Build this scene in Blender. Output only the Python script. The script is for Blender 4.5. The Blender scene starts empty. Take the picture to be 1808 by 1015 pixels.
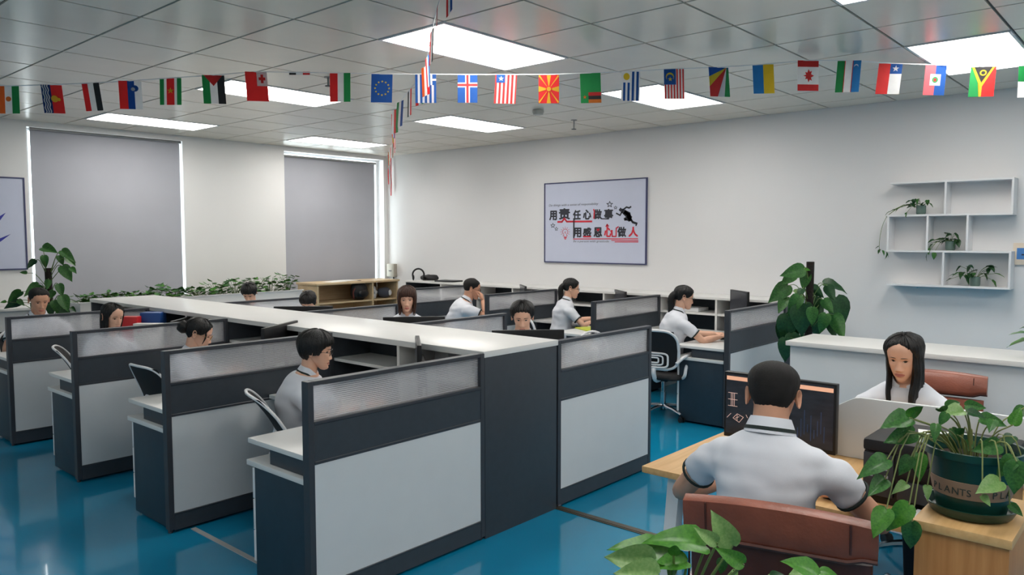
import bpy, bmesh, math, random
import numpy as np
from mathutils import Vector, Matrix, noise as mnoise

C = bpy.context.scene.collection
SC = bpy.context.scene
R = math.radians
rng = random.Random(7)

# ------------------------------------------------------------------ camera, world, exposure
CAM_H = 1.72
YAW, PITCH, ROLL = R(41.43), R(-3.75), R(-0.055)
FPX = 1356.5
fwd = Vector((math.cos(YAW) * math.cos(PITCH), math.sin(YAW) * math.cos(PITCH), math.sin(PITCH)))
rgt = Vector((math.sin(YAW), -math.cos(YAW), 0))
upv = rgt.cross(fwd)
rgt, upv = (math.cos(ROLL) * rgt + math.sin(ROLL) * upv), (-math.sin(ROLL) * rgt + math.cos(ROLL) * upv)
cam = bpy.data.cameras.new('camera')
cam.sensor_width = 36.0
cam.lens = FPX * 36.0 / 1808.0
cam.clip_start = 0.05
camo = bpy.data.objects.new('camera', cam)
C.objects.link(camo)
mw = Matrix((rgt, upv, -fwd)).transposed().to_4x4()
mw.translation = (0, 0, CAM_H)
camo.matrix_world = mw
SC.camera = camo

wd = bpy.data.worlds.new('world')
SC.world = wd
wd.use_nodes = True
bgn = wd.node_tree.nodes['Background']
bgn.inputs[0].default_value = (0.93, 0.97, 1.0, 1)
bgn.inputs[1].default_value = 6.0
PANEL_EMIT = 8.5

SC.view_settings.view_transform = 'Standard'
SC.view_settings.look = 'None'
SC.view_settings.exposure = 0.5
SC.view_settings.gamma = 1.0
SC.view_settings.use_curve_mapping = False


# ------------------------------------------------------------------ materials
def lin(c):
    out = []
    for v in c:
        v = v / 255.0
        out.append(v / 12.92 if v <= 0.04045 else ((v + 0.055) / 1.055) ** 2.4)
    return out


MATS = {}


def mat(name, rgb=(200, 200, 200), rough=0.5, metal=0.0, var=0.05, nscale=8.0, bump=0.0, bscale=40.0,
        stretch=(1, 1, 1), emit=0.0, trans=0.0, coat=0.0, ior=1.45, rgb2=None, sub=0.0, alpha=1.0, spec=0.5):
    if name in MATS:
        return MATS[name]
    m = bpy.data.materials.new(name)
    m.use_nodes = True
    nt = m.node_tree
    b = nt.nodes['Principled BSDF']
    base = lin(rgb)
    if rgb2 is None:
        lo = [max(0, v * (1 - var)) for v in base]
        hi = [min(1, v * (1 + var)) for v in base]
    else:
        lo, hi = base, lin(rgb2)
    tc = nt.nodes.new('ShaderNodeTexCoord')
    mp = nt.nodes.new('ShaderNodeMapping')
    mp.inputs['Scale'].default_value = stretch
    nt.links.new(tc.outputs['Object'], mp.inputs['Vector'])
    n = nt.nodes.new('ShaderNodeTexNoise')
    n.inputs['Scale'].default_value = nscale
    n.inputs['Detail'].default_value = 3
    nt.links.new(mp.outputs['Vector'], n.inputs['Vector'])
    cr = nt.nodes.new('ShaderNodeValToRGB')
    cr.color_ramp.elements[0].position = 0.3
    cr.color_ramp.elements[1].position = 0.7
    cr.color_ramp.elements[0].color = (*lo, 1)
    cr.color_ramp.elements[1].color = (*hi, 1)
    nt.links.new(n.outputs['Fac'], cr.inputs['Fac'])
    nt.links.new(cr.outputs['Color'], b.inputs['Base Color'])
    b.inputs['Roughness'].default_value = rough
    b.inputs['Metallic'].default_value = metal
    b.inputs['IOR'].default_value = ior
    b.inputs['Transmission Weight'].default_value = trans
    b.inputs['Coat Weight'].default_value = coat
    b.inputs['Specular IOR Level'].default_value = spec
    b.inputs['Alpha'].default_value = alpha
    if sub > 0:
        b.inputs['Subsurface Weight'].default_value = sub
        b.inputs['Subsurface Radius'].default_value = (0.012, 0.005, 0.003)
        b.inputs['Subsurface Scale'].default_value = 1.0
    if emit > 0:
        b.inputs['Emission Color'].default_value = (*base, 1)
        b.inputs['Emission Strength'].default_value = emit
    if bump > 0:
        n2 = nt.nodes.new('ShaderNodeTexNoise')
        n2.inputs['Scale'].default_value = bscale
        n2.inputs['Detail'].default_value = 4
        nt.links.new(mp.outputs['Vector'], n2.inputs['Vector'])
        bp = nt.nodes.new('ShaderNodeBump')
        bp.inputs['Strength'].default_value = bump
        bp.inputs['Distance'].default_value = 0.01
        nt.links.new(n2.outputs['Fac'], bp.inputs['Height'])
        nt.links.new(bp.outputs['Normal'], b.inputs['Normal'])
    MATS[name] = m
    return m


def wood(name, c1, c2, rough=0.45, stretch=(2, 30, 30)):
    return mat(name, c1, rough, rgb2=c2, nscale=1.6, stretch=stretch, bump=0.05, bscale=6)


M_wall = mat('wall_paint', (222, 222, 223), 0.75, var=0.02, nscale=0.8, bump=0.03, bscale=120)
M_wallA = mat('wall_paint_window', (226, 226, 225), 0.75, var=0.02, nscale=0.8, bump=0.03, bscale=120)
M_tile = mat('ceiling_tile_white', (226, 219, 206), 0.28, var=0.03, nscale=3, bump=0.02, bscale=200)
M_gap = mat('ceiling_grid_grey', (84, 82, 78), 0.6)
M_floor = mat('floor_epoxy', (14, 132, 172), 0.13, var=0.10, nscale=0.9, coat=0.4, bump=0.012, bscale=3)
M_navy = mat('charcoal_laminate', (58, 64, 71), 0.45, var=0.06, nscale=20, bump=0.02, bscale=300)
M_navy2 = mat('dark_blue_laminate', (40, 56, 68), 0.42, var=0.06, nscale=20)
M_frame = mat('dark_metal_frame', (68, 71, 77), 0.4, metal=0.3, var=0.05)
M_panel = mat('grey_white_laminate', (211, 214, 216), 0.4, var=0.015, nscale=6)
M_white = mat('white_laminate', (220, 220, 218), 0.28, var=0.015, nscale=5)
M_black = mat('black_plastic', (20, 20, 22), 0.35, var=0.1)
M_blackmat = mat('black_matte', (24, 24, 26), 0.6, var=0.1)
M_dgrey = mat('dark_grey_plastic', (52, 54, 58), 0.4, var=0.08)
M_wplast = mat('white_plastic', (225, 226, 228), 0.35, var=0.02)
M_chrome = mat('chrome', (200, 202, 205), 0.12, metal=1.0, var=0.03)
M_steel = mat('brushed_steel', (150, 150, 150), 0.35, metal=0.9, var=0.08)
M_wood = wood('light_wood', (214, 174, 120), (198, 156, 102))
M_cab = wood('pale_wood', (214, 190, 154), (198, 172, 134))
M_wood2 = wood('orange_wood', (184, 132, 80), (164, 112, 64), stretch=(30, 30, 2))
M_woodedge = wood('wood_edge', (180, 138, 82), (160, 118, 66))
M_leather = mat('brown_leather', (136, 76, 58), 0.38, var=0.18, nscale=9, bump=0.12, bscale=90)
M_leather2 = mat('dark_brown_leather', (80, 44, 36), 0.42, var=0.15, nscale=9, bump=0.12, bscale=90)
M_blind = mat('grey_blind', (170, 172, 180), 0.8, var=0.03, nscale=2, bump=0.03, bscale=300)
M_soil = mat('soil', (48, 36, 28), 0.9, var=0.4, nscale=60, bump=0.6, bscale=60)
M_skin = mat('skin', (224, 176, 150), 0.48, var=0.06, nscale=14, sub=0.0, bump=0.02, bscale=300)
M_skin2 = mat('skin_tan', (208, 156, 128), 0.48, var=0.06, nscale=14, bump=0.02, bscale=300)
M_lip = mat('lips', (188, 116, 104), 0.4, var=0.05)
M_hair = mat('black_hair', (12, 10, 10), 0.42, var=0.35, nscale=30, stretch=(4, 4, 0.5), bump=0.5, bscale=60)
M_hairb = mat('brown_hair', (62, 38, 28), 0.42, var=0.35, nscale=30, stretch=(4, 4, 0.5), bump=0.5, bscale=60)
M_crop = mat('cropped_hair', (17, 14, 13), 0.75, var=0.35, nscale=60, bump=0.35, bscale=520)
M_eye = mat('eye_white', (225, 220, 215), 0.3, var=0.02)
M_iris = mat('iris_dark', (26, 18, 14), 0.25, var=0.1)
M_shirt = mat('white_polo', (214, 217, 225), 0.8, var=0.02, nscale=10, bump=0.05, bscale=400)
M_trim = mat('dark_green_trim', (26, 38, 36), 0.8, var=0.1)
M_trouser = mat('navy_trousers', (30, 33, 42), 0.85, var=0.1, bump=0.05, bscale=300)
M_shoe = mat('black_shoe', (24, 23, 23), 0.4, var=0.1)
M_leafA = mat('leaf_dark_green', (38, 82, 38), 0.38, rgb2=(66, 116, 52), nscale=14, spec=0.4)
M_leafB = mat('leaf_mid_green', (50, 104, 32), 0.36, rgb2=(78, 134, 46), nscale=14, spec=0.4)
M_leafC = mat('leaf_pale_green', (128, 158, 96), 0.42, rgb2=(98, 140, 72), nscale=14)
M_leafD = mat('leaf_deep_green', (26, 58, 34), 0.4, rgb2=(44, 84, 46), nscale=14, spec=0.4)
M_stem = mat('plant_stem', (92, 118, 60), 0.5, var=0.15)
M_pole = mat('coir_pole', (34, 28, 24), 0.95, var=0.3, nscale=50, bump=0.8, bscale=80)
M_pot = mat('green_glazed_plastic', (20, 62, 52), 0.3, var=0.08)
M_potband = mat('tan_pot_band', (150, 122, 100), 0.5, var=0.06)
M_red = mat('red_plastic', (196, 40, 44), 0.4, var=0.05)
M_blue = mat('blue_plastic', (34, 74, 140), 0.4, var=0.08)
M_yel = mat('yellow_green_plastic', (190, 200, 60), 0.4, var=0.05)
M_paper = mat('paper', (236, 236, 234), 0.8, var=0.02)
M_trimgold = mat('bronze_strip', (112, 104, 92), 0.35, metal=0.7, var=0.1)
M_glassdoor = mat('clear_glass', (240, 248, 246), 0.02, trans=1.0, ior=1.1, var=0.01)
M_mesh = mat('black_chair_mesh', (22, 22, 25), 0.7, var=0.2, nscale=200, bump=0.3, bscale=600)
M_plate = mat('plain_emit', (255, 255, 255), 0.4)


def emit_mat(name, rgb, s):
    m = bpy.data.materials.new(name)
    m.use_nodes = True
    nt = m.node_tree
    b = nt.nodes['Principled BSDF']
    b.inputs['Base Color'].default_value = (*lin(rgb), 1)
    b.inputs['Emission Color'].default_value = (*lin(rgb), 1)
    n = nt.nodes.new('ShaderNodeTexNoise')
    n.inputs['Scale'].default_value = 4
    mr = nt.nodes.new('ShaderNodeMapRange')
    mr.inputs['To Min'].default_value = s * 0.97
    mr.inputs['To Max'].default_value = s * 1.03
    nt.links.new(n.outputs['Fac'], mr.inputs['Value'])
    nt.links.new(mr.outputs['Result'], b.inputs['Emission Strength'])
    return m


M_lamp = emit_mat('lamp_diffuser', (255, 250, 243), PANEL_EMIT)


def reeded_mat():
    """translucent ribbed polycarbonate: rough refraction mixed with some milky diffusion, fine horizontal ribs"""
    m = bpy.data.materials.new('ribbed_polycarbonate')
    m.use_nodes = True
    nt = m.node_tree
    b = nt.nodes['Principled BSDF']
    out = nt.nodes['Material Output']
    b.inputs['Base Color'].default_value = (0.98, 0.98, 1.0, 1)
    b.inputs['Roughness'].default_value = 0.13
    b.inputs['Transmission Weight'].default_value = 1.0
    b.inputs['IOR'].default_value = 1.12
    tc = nt.nodes.new('ShaderNodeTexCoord')
    w = nt.nodes.new('ShaderNodeTexWave')
    w.wave_type = 'BANDS'
    w.bands_direction = 'Z'
    w.inputs['Scale'].default_value = 34.0
    w.inputs['Distortion'].default_value = 0.15
    nt.links.new(tc.outputs['Object'], w.inputs['Vector'])
    bp = nt.nodes.new('ShaderNodeBump')
    bp.inputs['Strength'].default_value = 0.35
    bp.inputs['Distance'].default_value = 0.004
    nt.links.new(w.outputs['Fac'], bp.inputs['Height'])
    nt.links.new(bp.outputs['Normal'], b.inputs['Normal'])
    d = nt.nodes.new('ShaderNodeBsdfDiffuse')
    t = nt.nodes.new('ShaderNodeBsdfTranslucent')
    d.inputs[0].default_value = (0.84, 0.85, 0.88, 1)
    t.inputs[0].default_value = (0.84, 0.85, 0.88, 1)
    mx = nt.nodes.new('ShaderNodeMixShader')
    nt.links.new(d.outputs[0], mx.inputs[1])
    nt.links.new(t.outputs[0], mx.inputs[2])
    mx2 = nt.nodes.new('ShaderNodeMixShader')
    mr = nt.nodes.new('ShaderNodeMapRange')
    mr.inputs['To Min'].default_value = 0.20
    mr.inputs['To Max'].default_value = 0.50
    nt.links.new(w.outputs['Fac'], mr.inputs['Value'])
    nt.links.new(mr.outputs['Result'], mx2.inputs[0])
    nt.links.new(b.outputs[0], mx2.inputs[1])
    nt.links.new(mx.outputs[0], mx2.inputs[2])
    nt.links.new(mx2.outputs[0], out.inputs['Surface'])
    return m


M_reed = reeded_mat()


def screen_mat(name, c1, c2, e):
    m = mat(name, c1, 0.2, rgb2=c2, nscale=9, stretch=(1, 1, 3))
    nt = m.node_tree
    b = nt.nodes['Principled BSDF']
    cr = [n for n in nt.nodes if n.type == 'VALTORGB'][0]
    nt.links.new(cr.outputs['Color'], b.inputs['Emission Color'])
    b.inputs['Emission Strength'].default_value = e
    return m


M_screen = screen_mat('lit_screen', (150, 160, 180), (210, 214, 222), 0.25)
M_screend = screen_mat('dark_screen', (30, 31, 36), (44, 46, 52), 0.25)


# ------------------------------------------------------------------ mesh helpers
class MB:
    def __init__(s):
        s.v, s.f, s.m = [], [], []

    def add(s, verts, faces, mi=0):
        o = len(s.v)
        s.v += [tuple(v) for v in verts]
        s.f += [tuple(i + o for i in f) for f in faces]
        s.m += [mi] * len(faces)
        return s

    def box(s, x0, x1, y0, y1, z0, z1, mi=0):
        x0, x1 = min(x0, x1), max(x0, x1)
        y0, y1 = min(y0, y1), max(y0, y1)
        z0, z1 = min(z0, z1), max(z0, z1)
        v = [(x0, y0, z0), (x1, y0, z0), (x1, y1, z0), (x0, y1, z0), (x0, y0, z1), (x1, y0, z1), (x1, y1, z1), (x0, y1, z1)]
        return s.add(v, [(3, 2, 1, 0), (4, 5, 6, 7), (0, 1, 5, 4), (1, 2, 6, 5), (2, 3, 7, 6), (3, 0, 4, 7)], mi)

    def obox(s, c, ax, ay, az, mi=0):
        c, ax, ay, az = map(Vector, (c, ax, ay, az))
        v = []
        for k in (-1, 1):
            for (i, j) in ((-1, -1), (1, -1), (1, 1), (-1, 1)):
                v.append(c + ax * i + ay * j + az * k)
        return s.add(v, [(3, 2, 1, 0), (4, 5, 6, 7), (0, 1, 5, 4), (1, 2, 6, 5), (2, 3, 7, 6), (3, 0, 4, 7)], mi)

    def prism(s, poly, z0, z1, mi=0, frame=None):
        """poly in XY extruded in z; frame = (origin, u, v, w)"""
        n = len(poly)
        if frame is None:
            o, u, v_, w = Vector((0, 0, 0)), Vector((1, 0, 0)), Vector((0, 1, 0)), Vector((0, 0, 1))
        else:
            o, u, v_, w = map(Vector, frame)
        a = [o + u * p[0] + v_ * p[1] + w * z0 for p in poly]
        b = [o + u * p[0] + v_ * p[1] + w * z1 for p in poly]
        fs = [tuple(reversed(range(n))), tuple(range(n, 2 * n))]
        fs += [(i, (i + 1) % n, n + (i + 1) % n, n + i) for i in range(n)]
        return s.add(a + b, fs, mi)

    def loft(s, rings, cap0=True, cap1=True, closed=True, mi=0):
        n = len(rings[0])
        vs = [p for r in rings for p in r]
        fs = []
        for i in range(len(rings) - 1):
            for j in range(n if closed else n - 1):
                k = (j + 1) % n
                fs.append((i * n + j, i * n + k, (i + 1) * n + k, (i + 1) * n + j))
        if cap0:
            fs.append(tuple(reversed(range(n))))
        if cap1:
            fs.append(tuple(range((len(rings) - 1) * n, len(rings) * n)))
        return s.add(vs, fs, mi)

    def tube(s, pts, rad, seg=8, mi=0, side=None, flat=1.0, closed=False, round_ends=False):
        """tube along pts; rad a number or list; flat squeezes across `side`"""
        P = [Vector(p) for p in pts]
        n = len(P)
        if not hasattr(rad, '__len__'):
            rad = [rad] * n
        rad = list(rad)
        if round_ends and not closed:
            d0 = (P[0] - P[1]).normalized()
            d1 = (P[-1] - P[-2]).normalized()
            P = [P[0] + d0 * rad[0] * 0.9, P[0] + d0 * rad[0] * 0.5] + P + [P[-1] + d1 * rad[-1] * 0.5, P[-1] + d1 * rad[-1] * 0.9]
            rad = [rad[0] * 0.35, rad[0] * 0.8] + rad + [rad[-1] * 0.8, rad[-1] * 0.35]
            n = len(P)
        rings = []
        t0 = (P[1] - P[0]).normalized()
        if side is not None:
            u = Vector(side)
            u = (u - t0 * u.dot(t0)).normalized()
        else:
            a = Vector((0, 0, 1)) if abs(t0.z) < 0.9 else Vector((1, 0, 0))
            u = t0.cross(a).normalized()
        for i in range(n):
            if closed:
                t = (P[(i + 1) % n] - P[i - 1])
            else:
                t = P[min(i + 1, n - 1)] - P[max(i - 1, 0)]
            if t.length < 1e-9:
                t = t0
            t = t.normalized()
            if side is not None:
                u = Vector(side)
            u = u - t * u.dot(t)
            if u.length < 1e-6:
                u = t.orthogonal()
            u.normalize()
            w = t.cross(u)
            r = rad[i]
            rings.append([P[i] + (u * math.cos(2 * math.pi * k / seg) + w * flat * math.sin(2 * math.pi * k / seg)) * r for k in range(seg)])
        if closed:
            rings.append(rings[0])
            return s.loft(rings, False, False, mi=mi)
        return s.loft(rings, mi=mi)

    def cyl(s, c, r, z0, z1, seg=20, r1=None, mi=0):
        r1 = r if r1 is None else r1
        a = [(c[0] + r * math.cos(2 * math.pi * k / seg), c[1] + r * math.sin(2 * math.pi * k / seg), z0) for k in range(seg)]
        b = [(c[0] + r1 * math.cos(2 * math.pi * k / seg), c[1] + r1 * math.sin(2 * math.pi * k / seg), z1) for k in range(seg)]
        return s.loft([a, b], mi=mi)

    def lathe(s, c, prof, seg=24, mi=0, cap0=True, cap1=True):
        rings = [[(c[0] + r * math.cos(2 * math.pi * k / seg), c[1] + r * math.sin(2 * math.pi * k / seg), c[2] + z) for k in range(seg)] for r, z in prof]
        return s.loft(rings, cap0, cap1, mi=mi)

    def ell(s, c, rx, ry, rz, nu=14, nv=9, M=None, mi=0):
        c = Vector(c)
        rings = []
        for i in range(nv + 1):
            th = -math.pi / 2 + math.pi * (i + 0.02) / (nv + 0.04)
            ring = []
            for k in range(nu):
                ph = 2 * math.pi * k / nu
                p = Vector((rx * math.cos(th) * math.cos(ph), ry * math.cos(th) * math.sin(ph), rz * math.sin(th)))
                if M is not None:
                    p = M @ p
                ring.append(c + p)
            rings.append(ring)
        return s.loft(rings, mi=mi)

    def xform(s, M):
        s.v = [tuple(M @ Vector(v)) for v in s.v]
        return s

    def mesh(s, name, mats, smooth=False, bevel=0.0, angle=35, seg=2):
        me = bpy.data.meshes.new(name)
        me.from_pydata([tuple(v) for v in s.v], [], s.f)
        if not isinstance(mats, (list, tuple)):
            mats = [mats]
        for m in mats:
            me.materials.append(m)
        me.polygons.foreach_set('material_index', s.m)
        me.update()
        if bevel > 0:
            bm = bmesh.new()
            bm.from_mesh(me)
            ed = [e for e in bm.edges if len(e.link_faces) == 2 and e.calc_face_angle(0) > R(30)]
            bmesh.ops.bevel(bm, geom=ed, offset=bevel, segments=seg, profile=0.6, affect='EDGES', clamp_overlap=True)
            bm.to_mesh(me)
            bm.free()
        if smooth or bevel > 0:
            me.polygons.foreach_set('use_smooth', [True] * len(me.polygons))
            me.set_sharp_from_angle(angle=R(angle))
        me.validate()
        return me

    def build(s, name, mats, parent=None, smooth=False, bevel=0.0, angle=35, kind=None, label=None, seg=2):
        o = bpy.data.objects.new(name, s.mesh(name, mats, smooth, bevel, angle, seg))
        C.objects.link(o)
        if parent is not None:
            o.parent = parent
        if kind:
            o['kind'] = kind
        if label:
            o['label'] = label
        return o


def tag(o, label, cat, group=None):
    o['label'] = label
    o['category'] = cat
    if group:
        o['group'] = group
    return o


def thing(name, label, cat, loc=(0, 0, 0), rz=0.0, group=None):
    o = bpy.data.objects.new(name, None)
    o.empty_display_size = 0.1
    C.objects.link(o)
    o.location = loc
    o.rotation_euler = (0, 0, rz)
    return tag(o, label, cat, group)


def dup(root, loc=None, rz=None, label=None):
    """copy a thing with its parts and sub-parts, sharing mesh data"""
    kids = {}
    for o in C.objects:
        if o.parent is not None:
            kids.setdefault(o.parent.name, []).append(o)
    r = root.copy()
    C.objects.link(r)
    if loc is not None:
        r.location = loc
    if rz is not None:
        r.rotation_euler = (0, 0, rz)
    if label:
        r['label'] = label
    for ch in kids.get(root.name, []):
        c = ch.copy()
        C.objects.link(c)
        c.parent = r
        for g in kids.get(ch.name, []):
            d = g.copy()
            C.objects.link(d)
            d.parent = c
    return r


def struct(name, mb, m, parent=None, **k):
    return mb.build(name, m, parent, kind=None if parent else 'structure', **k)


def spline(pts, n):
    """Catmull-Rom resample of a list of vectors/tuples"""
    P = [np.array(p, float) for p in pts]
    P = [2 * P[0] - P[1]] + P + [2 * P[-1] - P[-2]]
    out = []
    segs = len(P) - 3
    for i in range(n):
        t = i / (n - 1) * segs
        k = min(int(t), segs - 1)
        u = t - k
        a, b, c, d = P[k:k + 4]
        out.append(0.5 * ((2 * b) + (-a + c) * u + (2 * a - 5 * b + 4 * c - d) * u * u + (-a + 3 * b - 3 * c + d) * u ** 3))
    return out


def in_view(p, margin=60):
    d = Vector(p) - Vector((0, 0, CAM_H))
    w = d.dot(fwd)
    if w < 0.2:
        return False
    x = 904 + FPX * d.dot(rgt) / w
    y = 507.5 - FPX * d.dot(upv) / w
    return -margin < x < 1808 + margin and -margin < y < 1015 + margin


# ------------------------------------------------------------------ room shell
XB, YA, HC = 8.1, 9.85, 3.03
X0, Y0 = -3.0, -4.0

fl = struct('floor', MB().box(X0 - .2, XB + .2, Y0 - .2, YA + .4, -0.1, 0.0), M_floor)
struct('trim_1', MB().box(3.755, 3.815, 1.2, 2.955, 0.0, 0.004).box(3.768, 3.802, 1.2, 2.955, 0.004, 0.007), M_trimgold)
struct('trim_2', MB().box(2.07, 2.10, 3.05, 4.36, 0.0, 0.004), mat('pale_floor_strip', (170, 172, 172), 0.5))
struct('wall_right', MB().box(XB, XB + .2, Y0 - .2, YA + .4, 0, HC + .1), M_wall)
struct('wall_front', MB().box(X0 - .2, XB + .2, Y0 - .2, Y0, 0, HC + .1), M_wall)
struct('wall_left', MB().box(X0 - .2, X0, Y0 - .2, YA + .4, 0, HC + .1), M_wall)
WZ0, WZ1 = 0.92, 2.965
WIN = [(2.93, 4.715), (6.20, 8.02)]
wa = MB()
wa.box(X0, 2.93, YA, YA + .2, 0, HC + .1)
wa.box(4.715, 6.20, YA, YA + .2, 0, HC + .1)
wa.box(8.02, XB, YA, YA + .2, 0, HC + .1)
for a, b in WIN:
    wa.box(a, b, YA, YA + .2, 0, WZ0)
    wa.box(a, b, YA, YA + .2, WZ1, HC + .1)
struct('wall_back', wa, M_wallA)
for i, (a, b) in enumerate(WIN):
    w = MB()
    yy0, yy1 = YA + .13, YA + .18
    w.box(a, a + .05, yy0, yy1, WZ0, WZ1).box(b - .05, b, yy0, yy1, WZ0, WZ1)
    w.box(a + .05, b - .05, yy0, yy1, WZ0, WZ0 + .05).box(a + .05, b - .05, yy0, yy1, WZ1 - .03, WZ1)
    mid = (a + b) / 2
    w.box(mid - .025, mid + .025, yy0, yy1, WZ0 + .05, WZ1 - .03)
    wo = struct('window_%d' % (i + 1), w, mat('white_window_frame', (225, 225, 225), 0.4))
    for p0, p1 in ((a + .05, mid - .025), (mid + .025, b - .05)):
        MB().box(p0, p1, YA + .152, YA + .158, WZ0 + .05, WZ1 - .03).build('pane', M_glassdoor, wo)

# ceiling with tiles in a recessed grid
TX, TY = 0.633, 0.640
GX0, GY0 = 2.04 - 8 * 0.633, 1.55 - 9 * 0.640
ceil = struct('ceiling', MB().box(X0 - .2, XB + .2, Y0 - .2, YA + .4, HC + .012, HC + .1), M_gap)
LIGHTS = [(3.306, 3.47), (5.838, .91), (5.838, 3.47), (5.838, 6.03), (3.306, 8.59), (5.838, 8.59), (3.306, 6.03), (3.306, .91),
          (3.306, -1.65), (5.838, -1.65), (.774, .91 - .64), (.774, -2.3), (-1.758, -1.0), (-1.758, 2.83), (-1.758, 6.03)]  # this row: panels out of view, added as fill light
tiles = []
nx = int((XB - GX0) / TX) + 1
ny = int((YA - GY0) / TY) + 1
for i in range(nx):
    for j in range(ny):
        x0, y0 = GX0 + i * TX, GY0 + j * TY
        x1, y1 = min(x0 + TX, XB + .005), min(y0 + TY, YA + .005)
        if x1 - x0 < .03 or y1 - y0 < .03 or x1 < X0 or y1 < Y0:
            continue
        if any(lx - .05 < x0 + .02 < lx + 2 * TX - .1 and abs(ly - y0) < .2 for lx, ly in LIGHTS):
            continue
        tiles.append((x0, x1, y0, y1))
vis = [t for t in tiles if any(in_view((x, y, HC), 10) for x in t[:2] for y in t[2:])]
vis.sort(key=lambda t: (t[0] + t[1]) ** 2 + (t[2] + t[3]) ** 2)
sing = vis[:299]
singset = set(sing)
tm = {}
g = 0.0085
for t in sing:
    key = (round(t[1] - t[0], 3), round(t[3] - t[2], 3))
    if key not in tm:
        tm[key] = MB().box(g, key[0] - g, g, key[1] - g, 0, 0.011).mesh('ceiling_tile', M_tile)
    o = bpy.data.objects.new('ceiling_tile', tm[key])
    C.objects.link(o)
    o.parent = ceil
    o.location = (t[0], t[2], HC + 0.0008 * rng.random())
rest = MB()
for t in tiles:
    if t not in singset:
        rest.box(t[0] + g, t[1] - g, t[2] + g, t[3] - g, HC, HC + .011)
rest.build('ceiling_tiles', M_tile, ceil, kind='stuff')

# ceiling light panels, then the added unseen fill panels
lname = ['large ceiling light panel behind the middle of the flag string, nearest the room centre',
         'ceiling light panel at the top right above the shelf side of the room',
         'ceiling light panel behind the striped flags, in front of the long plain wall',
         'ceiling light panel between the smoke detector and the motto poster wall',
         'ceiling light panel directly in front of the left window blind',
         'ceiling light panel in front of the right window blind near the room corner',
         'ceiling light panel behind the leftmost third of the flag string',
         'ceiling light panel cut off by the top edge of the picture',
         ]
for i, (lx, ly) in enumerate(LIGHTS):
    lab = lname[i] if i < len(lname) else 'added fill light panel outside the view, row %s' % ['at the near wall', 'by the right wall', 'above the camera', 'near the left corner', 'in the near left bay', 'over the left aisle', 'at the far left'][i - len(lname)]
    t = thing('ceiling_light', lab, 'ceiling light', (lx + TX, ly + TY / 2, HC), 0, 'recessed ceiling light panels')
    w, h = TX - .006, TY / 2 - .006
    fr = MB()
    fr.box(-w, w, -h, -h + .018, -.006, .011).box(-w, w, h - .018, h, -.006, .011)
    fr.box(-w, -w + .018, -h + .018, h - .018, -.006, .011).box(w - .018, w, -h + .018, h - .018, -.006, .011)
    fr.build('frame', M_wplast, t)
    MB().box(-w + .018, w - .018, -h + .018, h - .018, -.001, .010).build('diffuser', M_lamp, t)


# ------------------------------------------------------------------ window dressing
def blind(x0, x1, y, z0, z1, label):
    t = thing('roller_blind', label, 'blind', (x0, y, z0), 0)
    w, h = x1 - x0, z1 - z0
    n = 14
    v, f = [], []
    for layer in (0, 1):
        for i in range(n + 1):
            for j in range(9):
                u, q = i / n, j / 8
                yy = 0.010 * math.sin(u * 7 + q * 2) * (1 - q) + 0.003 * math.sin(u * 23) * (1 - q) + layer * .003
                xx = u * w
                v.append((xx, yy, q * h))
    o = (n + 1) * 9
    for i in range(n):
        for j in range(8):
            a = i * 9 + j
            f.append((a, a + 9, a + 10, a + 1))
            f.append((o + a, o + a + 1, o + a + 10, o + a + 9))
    MB().add(v, f).build('fabric', M_blind, t, smooth=True)
    MB().tube([(-.01, -.020, h - .004), (w + .01, -.020, h - .004)], .017, 10).build('roller_tube', M_steel, t, smooth=True)
    MB().box(0, w, -.008, .012, -.02, .002).build('bottom_bar', M_blind, t, bevel=.004)
    return t


blind(2.972, 4.685, YA + .035, .945, 2.950, 'wide grey roller blind drawn down over the left window')
blind(6.218, 7.86, YA + .035, .945, 2.90, 'grey roller blind drawn down over the right window by the room corner')

# electrical box beside the window
t = thing('electrical_box', 'grey electrical box on the wall corner beside the right window', 'electrical box', (8.1, 9.72, 1.07))
MB().box(-.07, -.001, -.09, .09, .01, .22).build('box', mat('grey_beige_plastic', (168, 164, 152), .5), t, bevel=.006)
MB().box(-.078, -.07, -.03, .03, .10, .115).build('latch', M_dgrey, t)
MB().tube([(-.02, -.02, .01), (-.03, -.05, -.1), (-.02, -.09, -.28), (-.02, -.12, -.5)], .012, 6).build('cable', M_blackmat, t)


# ------------------------------------------------------------------ text and posters
def text_mesh(body, size, m, depth=.0005, offset=0.0, shear=0.0, sx=1.0, bold=0.0):
    cu = bpy.data.curves.new('writing', 'FONT')
    cu.body = body
    cu.size = size
    cu.extrude = depth
    cu.offset = offset
    cu.shear = shear
    cu.align_x = 'LEFT'
    cu.resolution_u = 3
    o = bpy.data.objects.new('writing', cu)
    C.objects.link(o)
    bpy.context.view_layer.update()
    dg = bpy.context.evaluated_depsgraph_get()
    me = bpy.data.meshes.new_from_object(o.evaluated_get(dg))
    bpy.data.objects.remove(o)
    me.materials.clear()
    me.materials.append(m)
    if bold:
        vs = [v.co.copy() for v in me.vertices]
        fs = [tuple(p.vertices) for p in me.polygons]
        mb = MB()
        for i, (dx, dy) in enumerate(((0, 0), (bold, 0), (-bold, 0), (0, bold), (0, -bold), (bold * .7, bold * .7), (-bold * .7, -bold * .7), (bold * .7, -bold * .7), (-bold * .7, bold * .7))):
            mb.add([(v.x + dx, v.y + dy, v.z + i * 2e-5) for v in vs], fs)
        me = mb.mesh('writing', m)
    for p in me.polygons:
        p.material_index = 0
    if sx != 1.0:
        for v in me.vertices:
            v.co.x *= sx
    return me


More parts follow.
